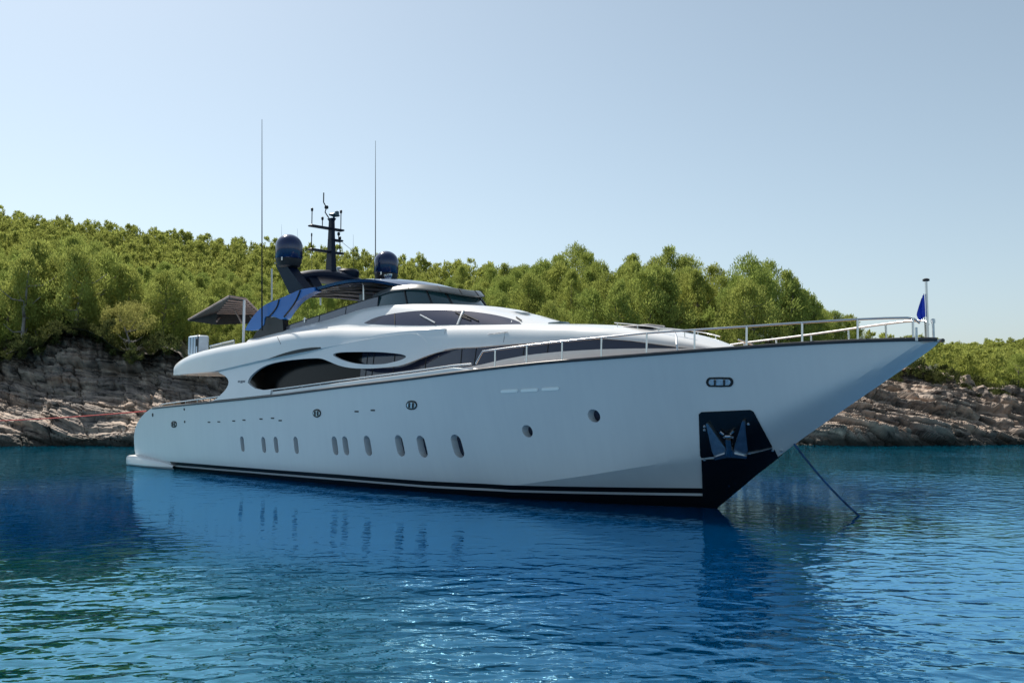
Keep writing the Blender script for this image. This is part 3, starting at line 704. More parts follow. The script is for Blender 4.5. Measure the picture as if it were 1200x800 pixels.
# low rail on the bulwark
lr = MB(); xs = np.arange(2.9, x0-.25, .4)
def hlr(x): return np.interp(x, [2.9,3.2,8.5,10,23,24], [.02,.14,.2,.24,.24,.2])
lr.tube([(x, -(Bs(x)-.1), ZS(x)+hlr(x)) for x in xs], .03, 7); lr.mirror(); lrail = lr.build('bulwark_rail', STEEL, yacht, 60)
for x in np.arange(3.4, 23.4, 1.15):
    for s in (-1, 1): MB().tube([(x, s*(Bs(x)-.1), ZS(x)-.03), (x, s*(Bs(x)-.1), ZS(x)+hlr(x))], .022, 6).build('rail_post', STEEL, lrail)
# aft quarter: capping boxes between the posts
ck = MB(); 
for x in np.arange(2.9, 8.4, .3): pass
ck.grid([[(x, -(Bs(x)-.2), ZS(x)-.05), (x, -(Bs(x)-.2), ZS(x)+.16*min(1, (x-2.8)/.4)), (x, -(Bs(x)-.45), ZS(x)+.16*min(1, (x-2.8)/.4)), (x, -(Bs(x)-.45), ZS(x)-.05)] for x in np.arange(2.9, 5.2, .3)]); ck.mirror(); ck.build('stern_capping', TEAK, yacht)
# aft upper-deck rail
yr_ = 2.72
P = [bo(px, py, -yr_) for px, py in [(246,405.5),(262,401.5),(275,398.5)]]
ar = MB().tube([(x, -yr_, z) for x, z in P], .03, 7); ar.tube([(x, -yr_, z-.22) for x, z in P], .015, 6)
ar.mirror(); aro = ar.build('deck_rail', STEEL, yacht)
for px, py in [(247,405.3),(259.5,402.2),(274.5,398.6)]:
    x, z = bo(px, py, -yr_)
    for s in (-1, 1): MB().tube([(x, s*yr_, zsh(x)-.1), (x, s*yr_, z)], .025, 6).build('rail_post', STEEL, aro)
gp = MB().add([(P[0][0], -yr_, zsh(P[0][0])+.03), (P[-1][0], -yr_, zsh(P[-1][0])+.03), (P[-1][0], -yr_, P[-1][1]-.05), (P[0][0], -yr_, P[0][1]-.05)], [(0,1,2,3)]); gp.mirror(); gp.build('glass_panel', TEALGLASS, aro, 0)
# foredeck fittings
def onD(px, py):
    h = hit(px, py, D_bvh); return h
for px, py, dx, dy, dz, m in [(647,378,.5,.5,.1,TEALGLASS),(622,378.5,.4,.25,.08,STEELW),(742,386.5,1.2,.8,.05,CUSH)]:
    x, z = bo(px, py, -.8); zt = zsh(x)+.1; MB().box((x, -.5, zt+.02), (dx, dy, dz), 0, .03).build('deck_hatch', m, sup)
frp = [(x, -.95*min(1, (31-x)/2), zsh(x)+.17) for x in np.arange(27.2, 29.6, .3)]
fr = MB().tube(frp, .016, 6); fr.mirror(); fro = fr.build('trunk_rail', STEEL, yacht)
for x in np.arange(27.3, 29.5, .7):
    for s in (-1, 1): MB().tube([(x, s*.95*min(1, (31-x)/2), zsh(x)+.03), (x, s*.95*min(1, (31-x)/2), zsh(x)+.17)], .014, 6).build('rail_post', STEEL, fro)
# jackstaff and flag
xj, zj = bo(1087.5, 395, 0); zt = bo(1087.5, 329, 0)[1]
js = MB().tube([(xj,0,zj-.1),(xj,0,zt)], .030, 8).build('jackstaff', STEEL, yacht)
MB().lathe((xj,0,zt-.01), [(.04,0),(.075,.01),(.075,.05),(.03,.07)], 12).build('staff_cap', BLACKM, js)
rows = []
for i in range(9):
    q = i/8; z = bo(1087,344,0)[1]-.52*q; wdt = .05+.13*min(1,q*1.4) if q < .8 else .18-.3*(q-.8)
    rows.append([(xj-.04-.5*wdt*j/6*1.2, -.05-wdt*j/6*.9+.03*math.sin(j*1.7+q*2), z-.10*j/6) for j in range(7)])
fl = MB().grid(rows); n0 = len(fl.v); fl.add([(p[0]+.006, p[1]+.006, p[2]) for p in fl.v[:n0]], [q[::-1] for q in fl.f]); fl.build('flag', FLAGB, js, 60)
MB().tube([(xj-.05,-.03,bo(1087,344,0)[1]),(xj-.05,-.03,zj)], .008, 4).build('halyard', RUB, js)
x2, z2_ = bo(1094, 394, -.1); MB().tube([(x2,-.1,z2_-.1),(x2,-.1,z2_+.33)], .03, 8).lathe((x2,-.1,z2_+.3), [(.05,0),(.05,.08),(.01,.1)], 8).build('bow_light', STEELW, yacht)
x3, z3_ = bo(1074, 394, -.5); MB().tube([(x3,-.5,z3_-.1),(x3,-.5,z3_+.2)], .03, 8).build('bow_cleat', STEELW, yacht)
# anchor in its pocket
def hp_(px, py, off):
    h = hit(px, py, hull_bvh); return h[0]+h[1]*off
an = empty('anchor'); an.parent = yacht; col.objects  # pivot at the stock
def slab(name, poly, off0, off1, m):
    a = [hp_(px, py, off1) for px, py in poly]; b = [hp_(px, py, off0) for px, py in poly]; n = len(poly)
    f = [tuple(range(n))[::-1], tuple(range(n, 2*n))]+[(i, (i+1) % n, (i+1) % n+n, i+n) for i in range(n)]
    bm_ = MB().add(a+b, f); return bm_.build(name, m, an, 20)
slab('fluke', [(829,494.5),(831,494),(850.5,521),(849,527),(837,530),(835,525)], .03, .12, STEELW)
slab('fluke', [(871,491.5),(874,491),(875.5,523),(874,527.5),(861,529),(860,522)], .03, .12, STEELW)
slab('shank', [(852,510),(857,510),(858,527),(851.5,527.5)], .1, .2, STEEL)
slab('crown', [(837,530.5),(849,526),(851,521.5),(858.5,521.5),(860.5,526),(874.5,528.5),(874,531),(858,530),(850,530.5),(838,533)], .04, .17, STEELW)
MB().tube([hp_(849.5,509,.14), hp_(852,507,.18), hp_(857,507,.18), hp_(860,508.5,.14)], .03, 7).build('shackle', STEEL, an)
for a, b in [((845,504),(849,507)),((857,506),(861,502.5))]: MB().tube([hp_(*a, .1), hp_(*b, .1)], .03, 6).build('shackle_pin', STEEL, an)
MB().tube([hp_(875,529.5,.03), hp_(890,527,.03), hp_(905,523.5,.03)], .012, 5).build('pocket_seam', STEELW, hull)
slab('name_plate', [(853.5,567.5),(862,565),(863,566.8),(854,569.5)], .012, .03, STEEL).parent = hull
for px, py in [(826,499),(826,503),(877,496),(825.5,537.5),(878,530),(905,526.5),(916,527.5)]:
    p = hp_(px, py, .02); MB().lathe(p, [(.03,-.03),(.04,0),(.02,.03)], 8).build('bolt', STEELW, hull)
# small name mark on the fashion plate: three short grey strokes, too small to read
nm = MB()
for i, (px, py, wd_) in enumerate([(279,447,2),(282,447.4,2.2),(285,446.8,2)]):
    x, z = onsurf(px, py, Y1); x2, _ = onsurf(px+wd_, py, Y1); nm.box(((x+x2)/2, -(Y1(x, z)+.008), z), (x2-x, .012, .07 if i != 1 else .10))
nm.build('name_lettering', GREYTXT, shell)
# awning over the aft sundeck
def onz(px, py, z):
    d = ray(px, py); t = (z-CB[2])/d[2]; return Vector(CB+d*t)
ZA = 7.35
A1, A2, A3, A4, A5 = onz(269,347,ZA), onz(287.5,350,ZA), onz(304,366.5,ZA-.1), onz(221,374.5,ZA-.25), onz(254,365.5,ZA-.05)
print('awning', A1, A2, A3, A4, A5)
# awning: a battened square canopy on a white pole
aw = empty('awning'); aw.parent = yacht
th_ = Vector((0,0,.05)); cen = (A1+A2+A3+A4+A5)/5+Vector((0,0,.0))
cv = [A1, A2, A3, A5, A4]; MB().add([tuple(p) for p in cv]+[tuple(p-th_) for p in cv], [(0,1,2,3,4),(9,8,7,6,5)]+[(i,(i+1)%5,(i+1)%5+5,i+5) for i in range(5)]).build('canopy', CLOTH, aw, 0)
for k in range(7):
    q = .12+.84*k/6; L1 = A1+(A5-A1)*q if q < 1 else A5; L2 = A2+(A3-A2)*q
    MB().tube([L1-Vector((0,0,.08)), L2-Vector((0,0,.08))], .045, 6).build('batten', WOODB, aw)
for a, b in ((A1, A4), (A4, A5), (A5, A3), (A3, A2), (A2, A1)): MB().tube([a, b], .05, 6).build('canopy_edge', WOODB, aw)
va = [tuple(A4), tuple(A5), tuple(A3), tuple(A3-Vector((0,0,.5))), tuple(A5-Vector((0,0,.62))), tuple(A4-Vector((0,0,.06)))]
MB().add(va, [(0,1,4,5),(1,2,3,4)]).build('valance', CLOTH, aw, 0)
pz = onz(286.3, 350, ZA); MB().tube([(pz.x,pz.y,4.9),(pz.x,pz.y,ZA)], .055, 8).build('pole', mat('pole_white', (.75,.75,.75), .35, var=.03), aw)
for a, b in (((283,378),(275,362)), ((254,376.5),(259,370)), ((297,374),(292,369))):
    p, q = onz(*a, ZA-.75), onz(*b, ZA-.1); MB().tube([p, q], .04, 6).build('strut', WOODB, aw)

# ------------------------------------------------------------------ locker standing on the aft end of the upper deck
def W(p):      # yacht frame -> world
    return O+AX*p[0]+PO*p[1]+np.array([0,0,p[2]])
lx0, lz0 = bo(222.5, 397, -2.35); lx1, lz1 = bo(242.5, 417, -2.35)
lk = empty('deck_locker', tuple(W(((lx0+lx1)/2-.3, -2.2, zsh((lx0+lx1)/2-.3)+.0))), ANG)
tag(lk, 'pale blue white upright locker standing at the aft end of the upper deck', 'locker')
lw = (lx1-lx0)*.62; hz = .86; dz0 = .16
MB().box((0,0,dz0+hz/2), (lw, .5, hz), 0, .05).build('cabinet', LOCK, lk)
for dx in (-.25, .02, .26): MB().box((dx*lw, -.26, dz0+hz/2), (.04, .03, hz*.86), 0, .008).build('door_seam', mat('seam_grey', (.25,.28,.32), .5), lk)
MB().box((.34*lw, -.265, dz0+hz*.62), (.10, .03, .34), 0, .01).build('handle', BLACKM, lk)
MB().box((.46*lw, -.258, dz0+hz*.55), (.05, .04, .85), 0, .01).build('latch_bar', BLACKM, lk)
for sx in (-1, 1):
    for sy in (-1, 1): MB().tube([(sx*lw*.4, sy*.2, 0-.05), (sx*lw*.4, sy*.2, dz0+.03)], .05, 8).build('leg', LOCK, lk)

# ------------------------------------------------------------------ ropes
def onw(px, py, z=0):
    d = np.array([1.,0,0])*(px-600)/FPX+UP*(400-py)/FPX+FW; t = (z-HC)/d[2]; return CW+d*t
_sx, _sz = bo(936,519,0.); r0 = W((_sx-.12, -.03, _sz)); r1 = onw(1010,604)
def sag(a, b, s, n=24): return [tuple(a+(b-a)*k/n-np.array([0,0,s*4*k/n*(1-k/n)])) for k in range(n+1)]
d_ = r1-r0; ro = MB().tube(sag(r0, r1+d_*.12, .14), .028, 7).build('anchor_rope', ROPEB)
tag(ro, 'blue and black anchor rope slanting from under the bow into the water', 'rope')
xs_, zs_ = bo(177, 481, -2.9); r0 = W((xs_, -2.9, zs_))
r1 = np.array([-62., 84., 2.1]); ro = MB().tube(sag(r0, r1, .55, 40), .035, 6).build('stern_rope', ROPER)
tag(ro, 'thin red mooring line running from the stern to the left shore', 'rope')

# ------------------------------------------------------------------ water
wm = bpy.data.materials.new('sea_water'); wm.use_nodes = True; t = wm.node_tree; N = t.nodes.new; Lk = t.links.new
for n in list(t.nodes):
    if n.type != 'OUTPUT_MATERIAL': t.nodes.remove(n)
out = [n for n in t.nodes if n.type == 'OUTPUT_MATERIAL'][0]
geo = N('ShaderNodeNewGeometry')
def noise(scale, sx, sy, detail, rough=.5, dist=0, rot=0):
    mp = N('ShaderNodeMapping'); mp.inputs['Scale'].default_value = (sx, sy, 1); mp.inputs['Rotation'].default_value = (0,0,rot); Lk(geo.outputs['Position'], mp.inputs[0])
    n = N('ShaderNodeTexNoise'); n.inputs['Scale'].default_value = scale; n.inputs['Detail'].default_value = detail; n.inputs['Roughness'].default_value = rough; n.inputs['Distortion'].default_value = dist
    Lk(mp.outputs[0], n.inputs[0]); return n.outputs[0]
def mth(op, a, b, c=None):
    n = N('ShaderNodeMath'); n.operation = op
    for i, k in enumerate([a, b]+([c] if c is not None else [])):
        if isinstance(k, (int, float)): n.inputs[i].default_value = k
        else: Lk(k, n.inputs[i])
    return n.outputs[0]
def ramp(v, lo, hi, a=0., b=1.):
    n = N('ShaderNodeMapRange'); n.interpolation_type = 'SMOOTHSTEP'
    n.inputs['From Min'].default_value = lo; n.inputs['From Max'].default_value = hi; n.inputs['To Min'].default_value = a; n.inputs['To Max'].default_value = b
    Lk(v, n.inputs['Value']); return n.outputs[0]
n1 = noise(2.1, .72, 1.0, 1, .4, .7, R(-18)); n2 = noise(4.2, .8, 1.0, 1, .5, .5, R(14)); n3 = noise(11.0, .8, 1.0, 1, .5, .3, R(-5)); n0 = noise(.16, .6, 1, 2, .5)
def blob(loc, sc):
    m_ = N('ShaderNodeMapping'); m_.vector_type = 'TEXTURE'; m_.inputs['Location'].default_value = loc; m_.inputs['Scale'].default_value = sc; Lk(geo.outputs['Position'], m_.inputs[0])
    g_ = N('ShaderNodeTexGradient'); g_.gradient_type = 'SPHERICAL'; Lk(m_.outputs[0], g_.inputs[0]); return g_.outputs['Fac']
patch = ramp(noise(.11, 1, .8, 2, .5, .8), .40, .60, .5, 1.0)      # slicks and ruffled patches
lee = ramp(blob((-3.5, 27, 0), (24, 15.5, 10)), 0., .5, 1.0, .24)      # sheltered water beside the yacht
h = mth('ADD', mth('MULTIPLY', n1, .60), mth('ADD', mth('MULTIPLY', n2, .24), mth('MULTIPLY', n3, .045)))
big = noise(.8, .55, 1.0, 1, .4, .6, R(-24))
h = mth('MULTIPLY', mth('MULTIPLY', mth('ADD', h, mth('MULTIPLY', big, ramp(blob((-6, 9, 0), (11, 11, 9)), 0, .6, 0, 1.5))), patch), mth('MULTIPLY', lee, ramp(blob((-4, 7, 0), (13, 13, 9)), 0, .6, .85, 1.25)))
bu = N('ShaderNodeBump'); bu.inputs['Strength'].default_value = 1; bu.inputs['Distance'].default_value = .105; Lk(h, bu.inputs['Height'])
gl_ = N('ShaderNodeBsdfGlossy'); gl_.inputs['Color'].default_value = (.38,.76,1,1); gl_.inputs['Roughness'].default_value = .022; Lk(bu.outputs[0], gl_.inputs['Normal'])
pr_ = N('ShaderNodeBsdfPrincipled'); pr_.subsurface_method = 'BURLEY'; pr_.inputs['Subsurface Weight'].default_value = 1; pr_.inputs['Subsurface Scale'].default_value = 6.0
pr_.inputs['Subsurface Radius'].default_value = (1, 1, 1); pr_.inputs['Specular IOR Level'].default_value = 0; pr_.inputs['Roughness'].default_value = 1
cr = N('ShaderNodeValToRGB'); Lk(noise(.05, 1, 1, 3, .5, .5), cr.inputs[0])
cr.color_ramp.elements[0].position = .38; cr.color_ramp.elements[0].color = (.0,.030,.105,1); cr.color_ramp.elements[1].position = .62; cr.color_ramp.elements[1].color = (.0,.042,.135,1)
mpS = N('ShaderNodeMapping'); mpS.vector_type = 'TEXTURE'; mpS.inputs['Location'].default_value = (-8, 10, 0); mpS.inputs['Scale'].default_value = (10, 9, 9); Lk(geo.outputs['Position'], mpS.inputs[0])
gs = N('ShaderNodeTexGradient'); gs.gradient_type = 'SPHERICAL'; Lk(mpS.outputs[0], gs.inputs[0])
mxl = N('ShaderNodeMix'); mxl.data_type = 'RGBA'; Lk(ramp(blob((-1, 24, 0), (27, 20, 10)), 0., .45), mxl.inputs[0]); mxl.inputs[6].default_value = (.0,.036,.062,1); Lk(cr.outputs[0], mxl.inputs[7])  # dark teal outside the lee: tree and rock reflections put into the body colour
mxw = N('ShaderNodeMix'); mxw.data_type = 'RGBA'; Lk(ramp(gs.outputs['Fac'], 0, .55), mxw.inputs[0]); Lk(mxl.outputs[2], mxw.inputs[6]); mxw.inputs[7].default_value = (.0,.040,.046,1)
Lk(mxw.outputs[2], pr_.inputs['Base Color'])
fr_ = N('ShaderNodeFresnel'); fr_.inputs['IOR'].default_value = 1.34; Lk(bu.outputs[0], fr_.inputs['Normal'])
fac = mth('MINIMUM', mth('MULTIPLY', fr_.outputs[0], 2.1), .64)
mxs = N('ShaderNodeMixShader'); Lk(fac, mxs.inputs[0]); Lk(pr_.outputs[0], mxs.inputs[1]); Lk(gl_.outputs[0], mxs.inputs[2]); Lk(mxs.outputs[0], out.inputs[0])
ang = np.linspace(0, 2*math.pi, 97)[:-1]; rad = [0, 4, 8, 16, 32, 64, 120, 250, 600, 1500, 4000]
v = [(0,0,0)]; f = []
for r in rad[1:]: v += [(r*math.cos(a), r*math.sin(a), 0) for a in ang]
n = len(ang)
for k in range(n): f.append((0, 1+k, 1+(k+1)%n))
for i in range(len(rad)-2):
    for k in range(n): f.append((1+i*n+k, 1+(i+1)*n+k, 1+(i+1)*n+(k+1)%n, 1+i*n+(k+1)%n))
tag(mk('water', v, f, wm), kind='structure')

# ------------------------------------------------------------------ land
def vnoise(x, y, seed):      # smooth value noise, numpy
    xi = np.floor(x).astype(np.int64); yi = np.floor(y).astype(np.int64); fx = x-xi; fy = y-yi
    fx = fx*fx*(3-2*fx); fy = fy*fy*(3-2*fy)
    def hsh(a, b):
        hh = (a*374761393+b*668265263+seed*1274126177) & 0x7fffffff; hh = (hh ^ (hh >> 13))*1274126177 & 0x7fffffff; return ((hh ^ (hh >> 16)) & 0xffff)/65535.
    return (hsh(xi,yi)*(1-fx)+hsh(xi+1,yi)*fx)*(1-fy)+(hsh(xi,yi+1)*(1-fx)+hsh(xi+1,yi+1)*fx)*fy
def fbm(x, y, seed, o=4):
    s = 0; a = .5
    for k in range(o): s = s+a*vnoise(x*2**k, y*2**k, seed+k); a *= .5
    return s
def hash1(a, seed=0):
    hh = (a.astype(np.int64)*2654435761+seed*97531) & 0x7fffffff; hh = (hh ^ (hh >> 15))*2246822519 & 0x7fffffff; return ((hh ^ (hh >> 13)) & 0xffff)/65535.
PXK = [-500,0,80,150,230,300,400,500,560,650,750,860,930,1000,1040,1090,1140,1200,1700]
CREST_PY = ip([(-500,405),(-60,400),(0,415),(52,408),(88,385),(122,399),(160,427),(195,408),(235,428),(300,428),(600,425),(900,425),(1000,424),(1060,432),(1090,439),(1140,453),(1200,464),(1700,478)])
SHORE_Y = ip([(-500,66),(0,66.5),(200,66.5),(400,70),(700,72),(940,68.5),(1000,67.5),(1100,68),(1200,69),(1700,74)])
RD = ip([(-500,12.5),(0,12.5),(230,12.5),(600,12),(940,14),(1200,13),(1700,12)])      # depth of the rock slope
def px_of(x, y): return 600+FPX*x/y*.9972
def _cn(px): return (math.sin(px*.061+1)+.7*math.sin(px*.137+2.1)+.5*math.sin(px*.29)+.35*math.sin(px*.61+.7))*3.2
def crest(px):
    y = SHORE_Y(px)+RD(px); py = CREST_PY(px)+_cn(px)*(1 if px < 900 else .8); 
    d = UP*(400-py)/FPX+FW; return y, HC+y*d[2]/d[1]
def tanel(py):
    d = UP*(400-py)/FPX+FW; return d[2]/d[1]
RIDGE_PY = ip([(-500,270),(0,270),(100,286),(200,296),(300,306),(400,318),(470,326),(560,338),(650,364),(750,368),(860,386),(930,404),(1000,414),(1040,428),(1060,425),(1090,421),(1140,419),(1200,414),(1700,400)])
RIDGE_Y = ip([(-500,260),(0,250),(300,220),(470,190),(560,160),(650,122),(750,110),(860,104),(930,102),(1000,104),(1040,150),(1060,185),(1200,200),(1700,210)])
def ground(px, y):
    yc, zc = crest(px); Ec = (zc-HC)/yc; Er = tanel(RIDGE_PY(px)); yr = RIDGE_Y(px); tt = (y-yc)/(yr-yc)
    if tt <= 0: return zc
    if tt <= 1: return HC+y*(Ec+(Er-Ec)*tt**.85)
    return HC+yr*Er-(y-yr)*.25
pxs = np.arange(-420, 1620, 10.); ts = np.concatenate([np.linspace(-.03, 1, 34), [1.15, 1.4, 1.8]])
rows = []
for p in pxs:
    yc, zc = crest(p); yr = RIDGE_Y(p); r_ = []
    for tt in ts:
        y = yc+(yr-yc)*tt; x = (p-600)/FPX*y/.9972; z = ground(p, y)-(0.1 if tt <= 0 else 0)
        z += (float(fbm(np.array(x*.15), np.array(y*.15), 3, 3))-.45)*1.4*min(1, max(0, tt*6)); r_.append((x, y, z))
    rows.append(r_)
SOIL = bpy.data.materials.new('maquis_soil'); SOIL.use_nodes = True; t = SOIL.node_tree; b = t.nodes['Principled BSDF']; b.inputs['Roughness'].default_value = .95
nn = t.nodes.new('ShaderNodeTexNoise'); nn.inputs['Scale'].default_value = .5; nn.inputs['Detail'].default_value = 8; tc = t.nodes.new('ShaderNodeTexCoord'); t.links.new(tc.outputs['Object'], nn.inputs[0])
rr = t.nodes.new('ShaderNodeValToRGB'); t.links.new(nn.outputs[0], rr.inputs[0]); t.links.new(rr.outputs[0], b.inputs['Base Color'])
rr.color_ramp.elements[0].position = .35; rr.color_ramp.elements[0].color = (.03,.04,.016,1); rr.color_ramp.elements[1].position = .7; rr.color_ramp.elements[1].color = (.10,.085,.05,1)
e_ = rr.color_ramp.elements.new(.55); e_.color = (.045,.055,.018,1)
tag(MB().grid(rows, flip=True).build('hillside', SOIL, None, 60), kind='structure')
# rocky shore: bedded limestone stepping up from the water
ROCK = bpy.data.materials.new('bedded_limestone'); ROCK.use_nodes = True; t = ROCK.node_tree; b = t.nodes['Principled BSDF']; b.inputs['Roughness'].default_value = .9
N = t.nodes.new; Lk = t.links.new
tc = N('ShaderNodeTexCoord'); geo2 = N('ShaderNodeNewGeometry'); sxyz = N('ShaderNodeSeparateXYZ'); Lk(geo2.outputs['Position'], sxyz.inputs[0])
at = N('ShaderNodeAttribute'); at.attribute_name = 'bed'; at2 = N('ShaderNodeAttribute'); at2.attribute_name = 'blk'
ca = N('ShaderNodeCombineXYZ'); 
mx_ = N('ShaderNodeMath'); mx_.operation = 'MULTIPLY'; mx_.inputs[1].default_value = .22; Lk(sxyz.outputs[0], mx_.inputs[0]); Lk(mx_.outputs[0], ca.inputs[0]); bd_ = N('ShaderNodeMath'); bd_.operation = 'MULTIPLY'; bd_.inputs[1].default_value = 1.9; Lk(at.outputs['Fac'], bd_.inputs[0]); Lk(bd_.outputs[0], ca.inputs[1])
ns1 = N('ShaderNodeTexNoise'); ns1.inputs['Scale'].default_value = 2.6; ns1.inputs['Detail'].default_value = 8; ns1.inputs['Roughness'].default_value = .62; Lk(ca.outputs[0], ns1.inputs[0])
ns2 = N('ShaderNodeTexNoise'); ns2.inputs['Scale'].default_value = .35; ns2.inputs['Detail'].default_value = 6; Lk(geo2.outputs['Position'], ns2.inputs[0])
r1_ = N('ShaderNodeValToRGB'); Lk(ns1.outputs[0], r1_.inputs[0]); E_ = r1_.color_ramp.elements
E_[0].position = .36; E_[0].color = (.030,.027,.026,1); E_[1].position = .72; E_[1].color = (.60,.52,.45,1)
e_ = E_.new(.44); e_.color = (.20,.18,.165,1); e_ = E_.new(.58); e_.color = (.45,.385,.33,1)
r2_ = N('ShaderNodeValToRGB'); Lk(ns2.outputs[0], r2_.inputs[0]); r2_.color_ramp.elements[0].position = .35; r2_.color_ramp.elements[0].color = (.62,.60,.60,1); r2_.color_ramp.elements[1].position = .65; r2_.color_ramp.elements[1].color = (1.1,1.0,.92,1)
m1 = N('ShaderNodeMix'); m1.data_type = 'RGBA'; m1.blend_type = 'MULTIPLY'; m1.inputs[0].default_value = 1; Lk(r1_.outputs[0], m1.inputs[6]); Lk(r2_.outputs[0], m1.inputs[7])
# rusty stains and the wet dark tide band
ns3 = N('ShaderNodeTexNoise'); ns3.inputs['Scale'].default_value = .6; ns3.inputs['Detail'].default_value = 5; Lk(ca.outputs[0], ns3.inputs[0])
mr3 = N('ShaderNodeMapRange'); mr3.inputs['From Min'].default_value = .56; mr3.inputs['From Max'].default_value = .72; mr3.inputs['To Max'].default_value = .55; Lk(ns3.outputs[0], mr3.inputs['Value'])
m2 = N('ShaderNodeMix'); m2.data_type = 'RGBA'; Lk(mr3.outputs[0], m2.inputs[0]); Lk(m1.outputs[2], m2.inputs[6]); m2.inputs[7].default_value = (.26,.13,.065,1)
zt_ = N('ShaderNodeMath'); zt_.operation = 'MULTIPLY_ADD'; zt_.inputs[1].default_value = -1.1; Lk(ns2.outputs[0], zt_.inputs[0]); Lk(sxyz.outputs[2], zt_.inputs[2])
mr4 = N('ShaderNodeMapRange'); mr4.inputs['From Min'].default_value = -.25; mr4.inputs['From Max'].default_value = .35; Lk(zt_.outputs[0], mr4.inputs['Value'])
m3 = N('ShaderNodeMix'); m3.data_type = 'RGBA'; Lk(mr4.outputs[0], m3.inputs[0]); m3.inputs[6].default_value = (.035,.034,.028,1); Lk(m2.outputs[2], m3.inputs[7])
Lk(m3.outputs[2], b.inputs['Base Color'])
bp = N('ShaderNodeBump'); bp.inputs['Strength'].default_value = .8; bp.inputs['Distance'].default_value = .22; Lk(ns1.outputs[0], bp.inputs['Height']); Lk(bp.outputs[0], b.inputs['Normal'])
def rocky_shore(px0, px1, nu, nv, dip, seed, relief=1.):
    P = np.linspace(px0, px1, nu); vv_ = np.linspace(-.07, 1.06, nv)
    X = np.zeros((nu, nv)); Y = X.copy(); Z = X.copy()
    for i, p in enumerate(P):
        ys = SHORE_Y(p); yc, zc = crest(p)
        Z[i] = np.where(vv_ < 0, vv_*9, zc*np.clip(vv_, 0, 1.05)**.9); Y[i] = ys+vv_*(yc-ys); X[i] = (p-600)/FPX*Y[i]/.9972
    warp = (fbm(X*.07, Z*.2, seed, 3)-.45)*2.4+(fbm(X*.9, Z*1.6, seed+9, 3)-.45)*.16
    S = Z*.95+dip*X+warp
    D_ = (fbm(X*.16, Z*.22+3, seed+2, 3)-.45)*3.0          # buttresses and hollows
    for T, amp, ln in ((1.5, 1.5, 6.0), (.62, .85, 2.9), (.27, .38, 1.5), (.13, .15, .7)):
        q = S/T; k = np.floor(q); fr = q-k
        off = hash1(k, seed+int(T*100))*50; jit = (fbm(X*1.7, Z*1.7, seed+31, 2)-.4)*.35
        cu = X/(ln*(.55+.9*hash1(k, seed+5)))+off+jit+fr*.25; c = np.floor(cu); fc = cu-c
        blk = hash1(k*131+c, seed+11)
        edge = np.clip(np.minimum(fc, 1-fc)*ln/.10, 0, 1)                       # open joints
        tilt = (hash1(k*17+c, seed+13)-.5)*(fc-.5)*1.2
        D_ += amp*(blk-.5+tilt*.5)*.95-amp*.28*(1-edge)+amp*.45*(np.clip(fr*7, 0, 1)-.75*fr)
    D_ += (fbm(X*2.2, S*5, seed+21, 4)-.45)*.30
    D_ *= relief*np.clip((1.04-vv_)/.22, .04, 1)[None, :]*np.clip((vv_+.10)/.12, .35, 1)[None, :]
    Y2 = Y-D_*.72; Z2 = Z+D_*.40; X2 = X+D_*.10
    V = np.stack([X2, Y2, Z2], -1).reshape(-1, 3); ii = np.arange(nu-1)[:, None]*nv+np.arange(nv-1)[None, :]
    F = np.stack([ii, ii+nv, ii+nv+1, ii+1], -1).reshape(-1, 4)
    me = bpy.data.meshes.new('rocky_shore'); me.from_pydata(V.tolist(), [], F.tolist()); me.update()
    a = me.attributes.new('bed', 'FLOAT', 'POINT'); a.data.foreach_set('value', S.reshape(-1).astype(np.float32))
    me.materials.append(ROCK); me.polygons.foreach_set('use_smooth', [True]*len(me.polygons)); me.set_sharp_from_angle(angle=R(24))
    o = bpy.data.objects.new('rocky_shore', me); col.objects.link(o); tag(o, kind='structure'); return o
rocky_shore(-120, 420, 640, 190, .16, 4)
rocky_shore(420, 1330, 1000, 220, .40, 15, 1.35)

# ------------------------------------------------------------------ trees
def leafmat(name, c, tr):
    m = bpy.data.materials.new(name); m.use_nodes = True; t = m.node_tree; N = t.nodes.new; Lk = t.links.new
    for n in list(t.nodes):
        if n.type != 'OUTPUT_MATERIAL': t.nodes.remove(n)
    out = [n for n in t.nodes if n.type == 'OUTPUT_MATERIAL'][0]
    oi = N('ShaderNodeObjectInfo'); at = N('ShaderNodeAttribute'); at.attribute_name = 'tone'
    hs_ = N('ShaderNodeHueSaturation'); hs_.inputs['Color'].default_value = (*c, 1)
    a = N('ShaderNodeMapRange'); Lk(oi.outputs['Random'], a.inputs['Value']); a.inputs['To Min'].default_value = .485; a.inputs['To Max'].default_value = .51; Lk(a.outputs[0], hs_.inputs['Hue'])
    bb = N('ShaderNodeMath'); bb.operation = 'MULTIPLY_ADD'; Lk(at.outputs['Fac'], bb.inputs[0]); bb.inputs[1].default_value = .6; bb.inputs[2].default_value = .70; Lk(bb.outputs[0], hs_.inputs['Value'])
    d = N('ShaderNodeBsdfDiffuse'); tl = N('ShaderNodeBsdfTranslucent'); Lk(hs_.outputs[0], d.inputs[0]); Lk(hs_.outputs[0], tl.inputs[0])
    mx = N('ShaderNodeMixShader'); mx.inputs[0].default_value = tr; Lk(d.outputs[0], mx.inputs[1]); Lk(tl.outputs[0], mx.inputs[2]); Lk(mx.outputs[0], out.inputs[0]); return m
PINE = leafmat('pine_needles', (.30,.35,.09), .42); OLIVE = leafmat('shrub_leaves', (.085,.10,.035), .35)
BARK = mat('pine_bark', (.17,.14,.12), .9, var=.35, vscale=6, bump=.5, bscale=12); DEADW = mat('grey_wood', (.30,.27,.26), .9, var=.25, vscale=5)
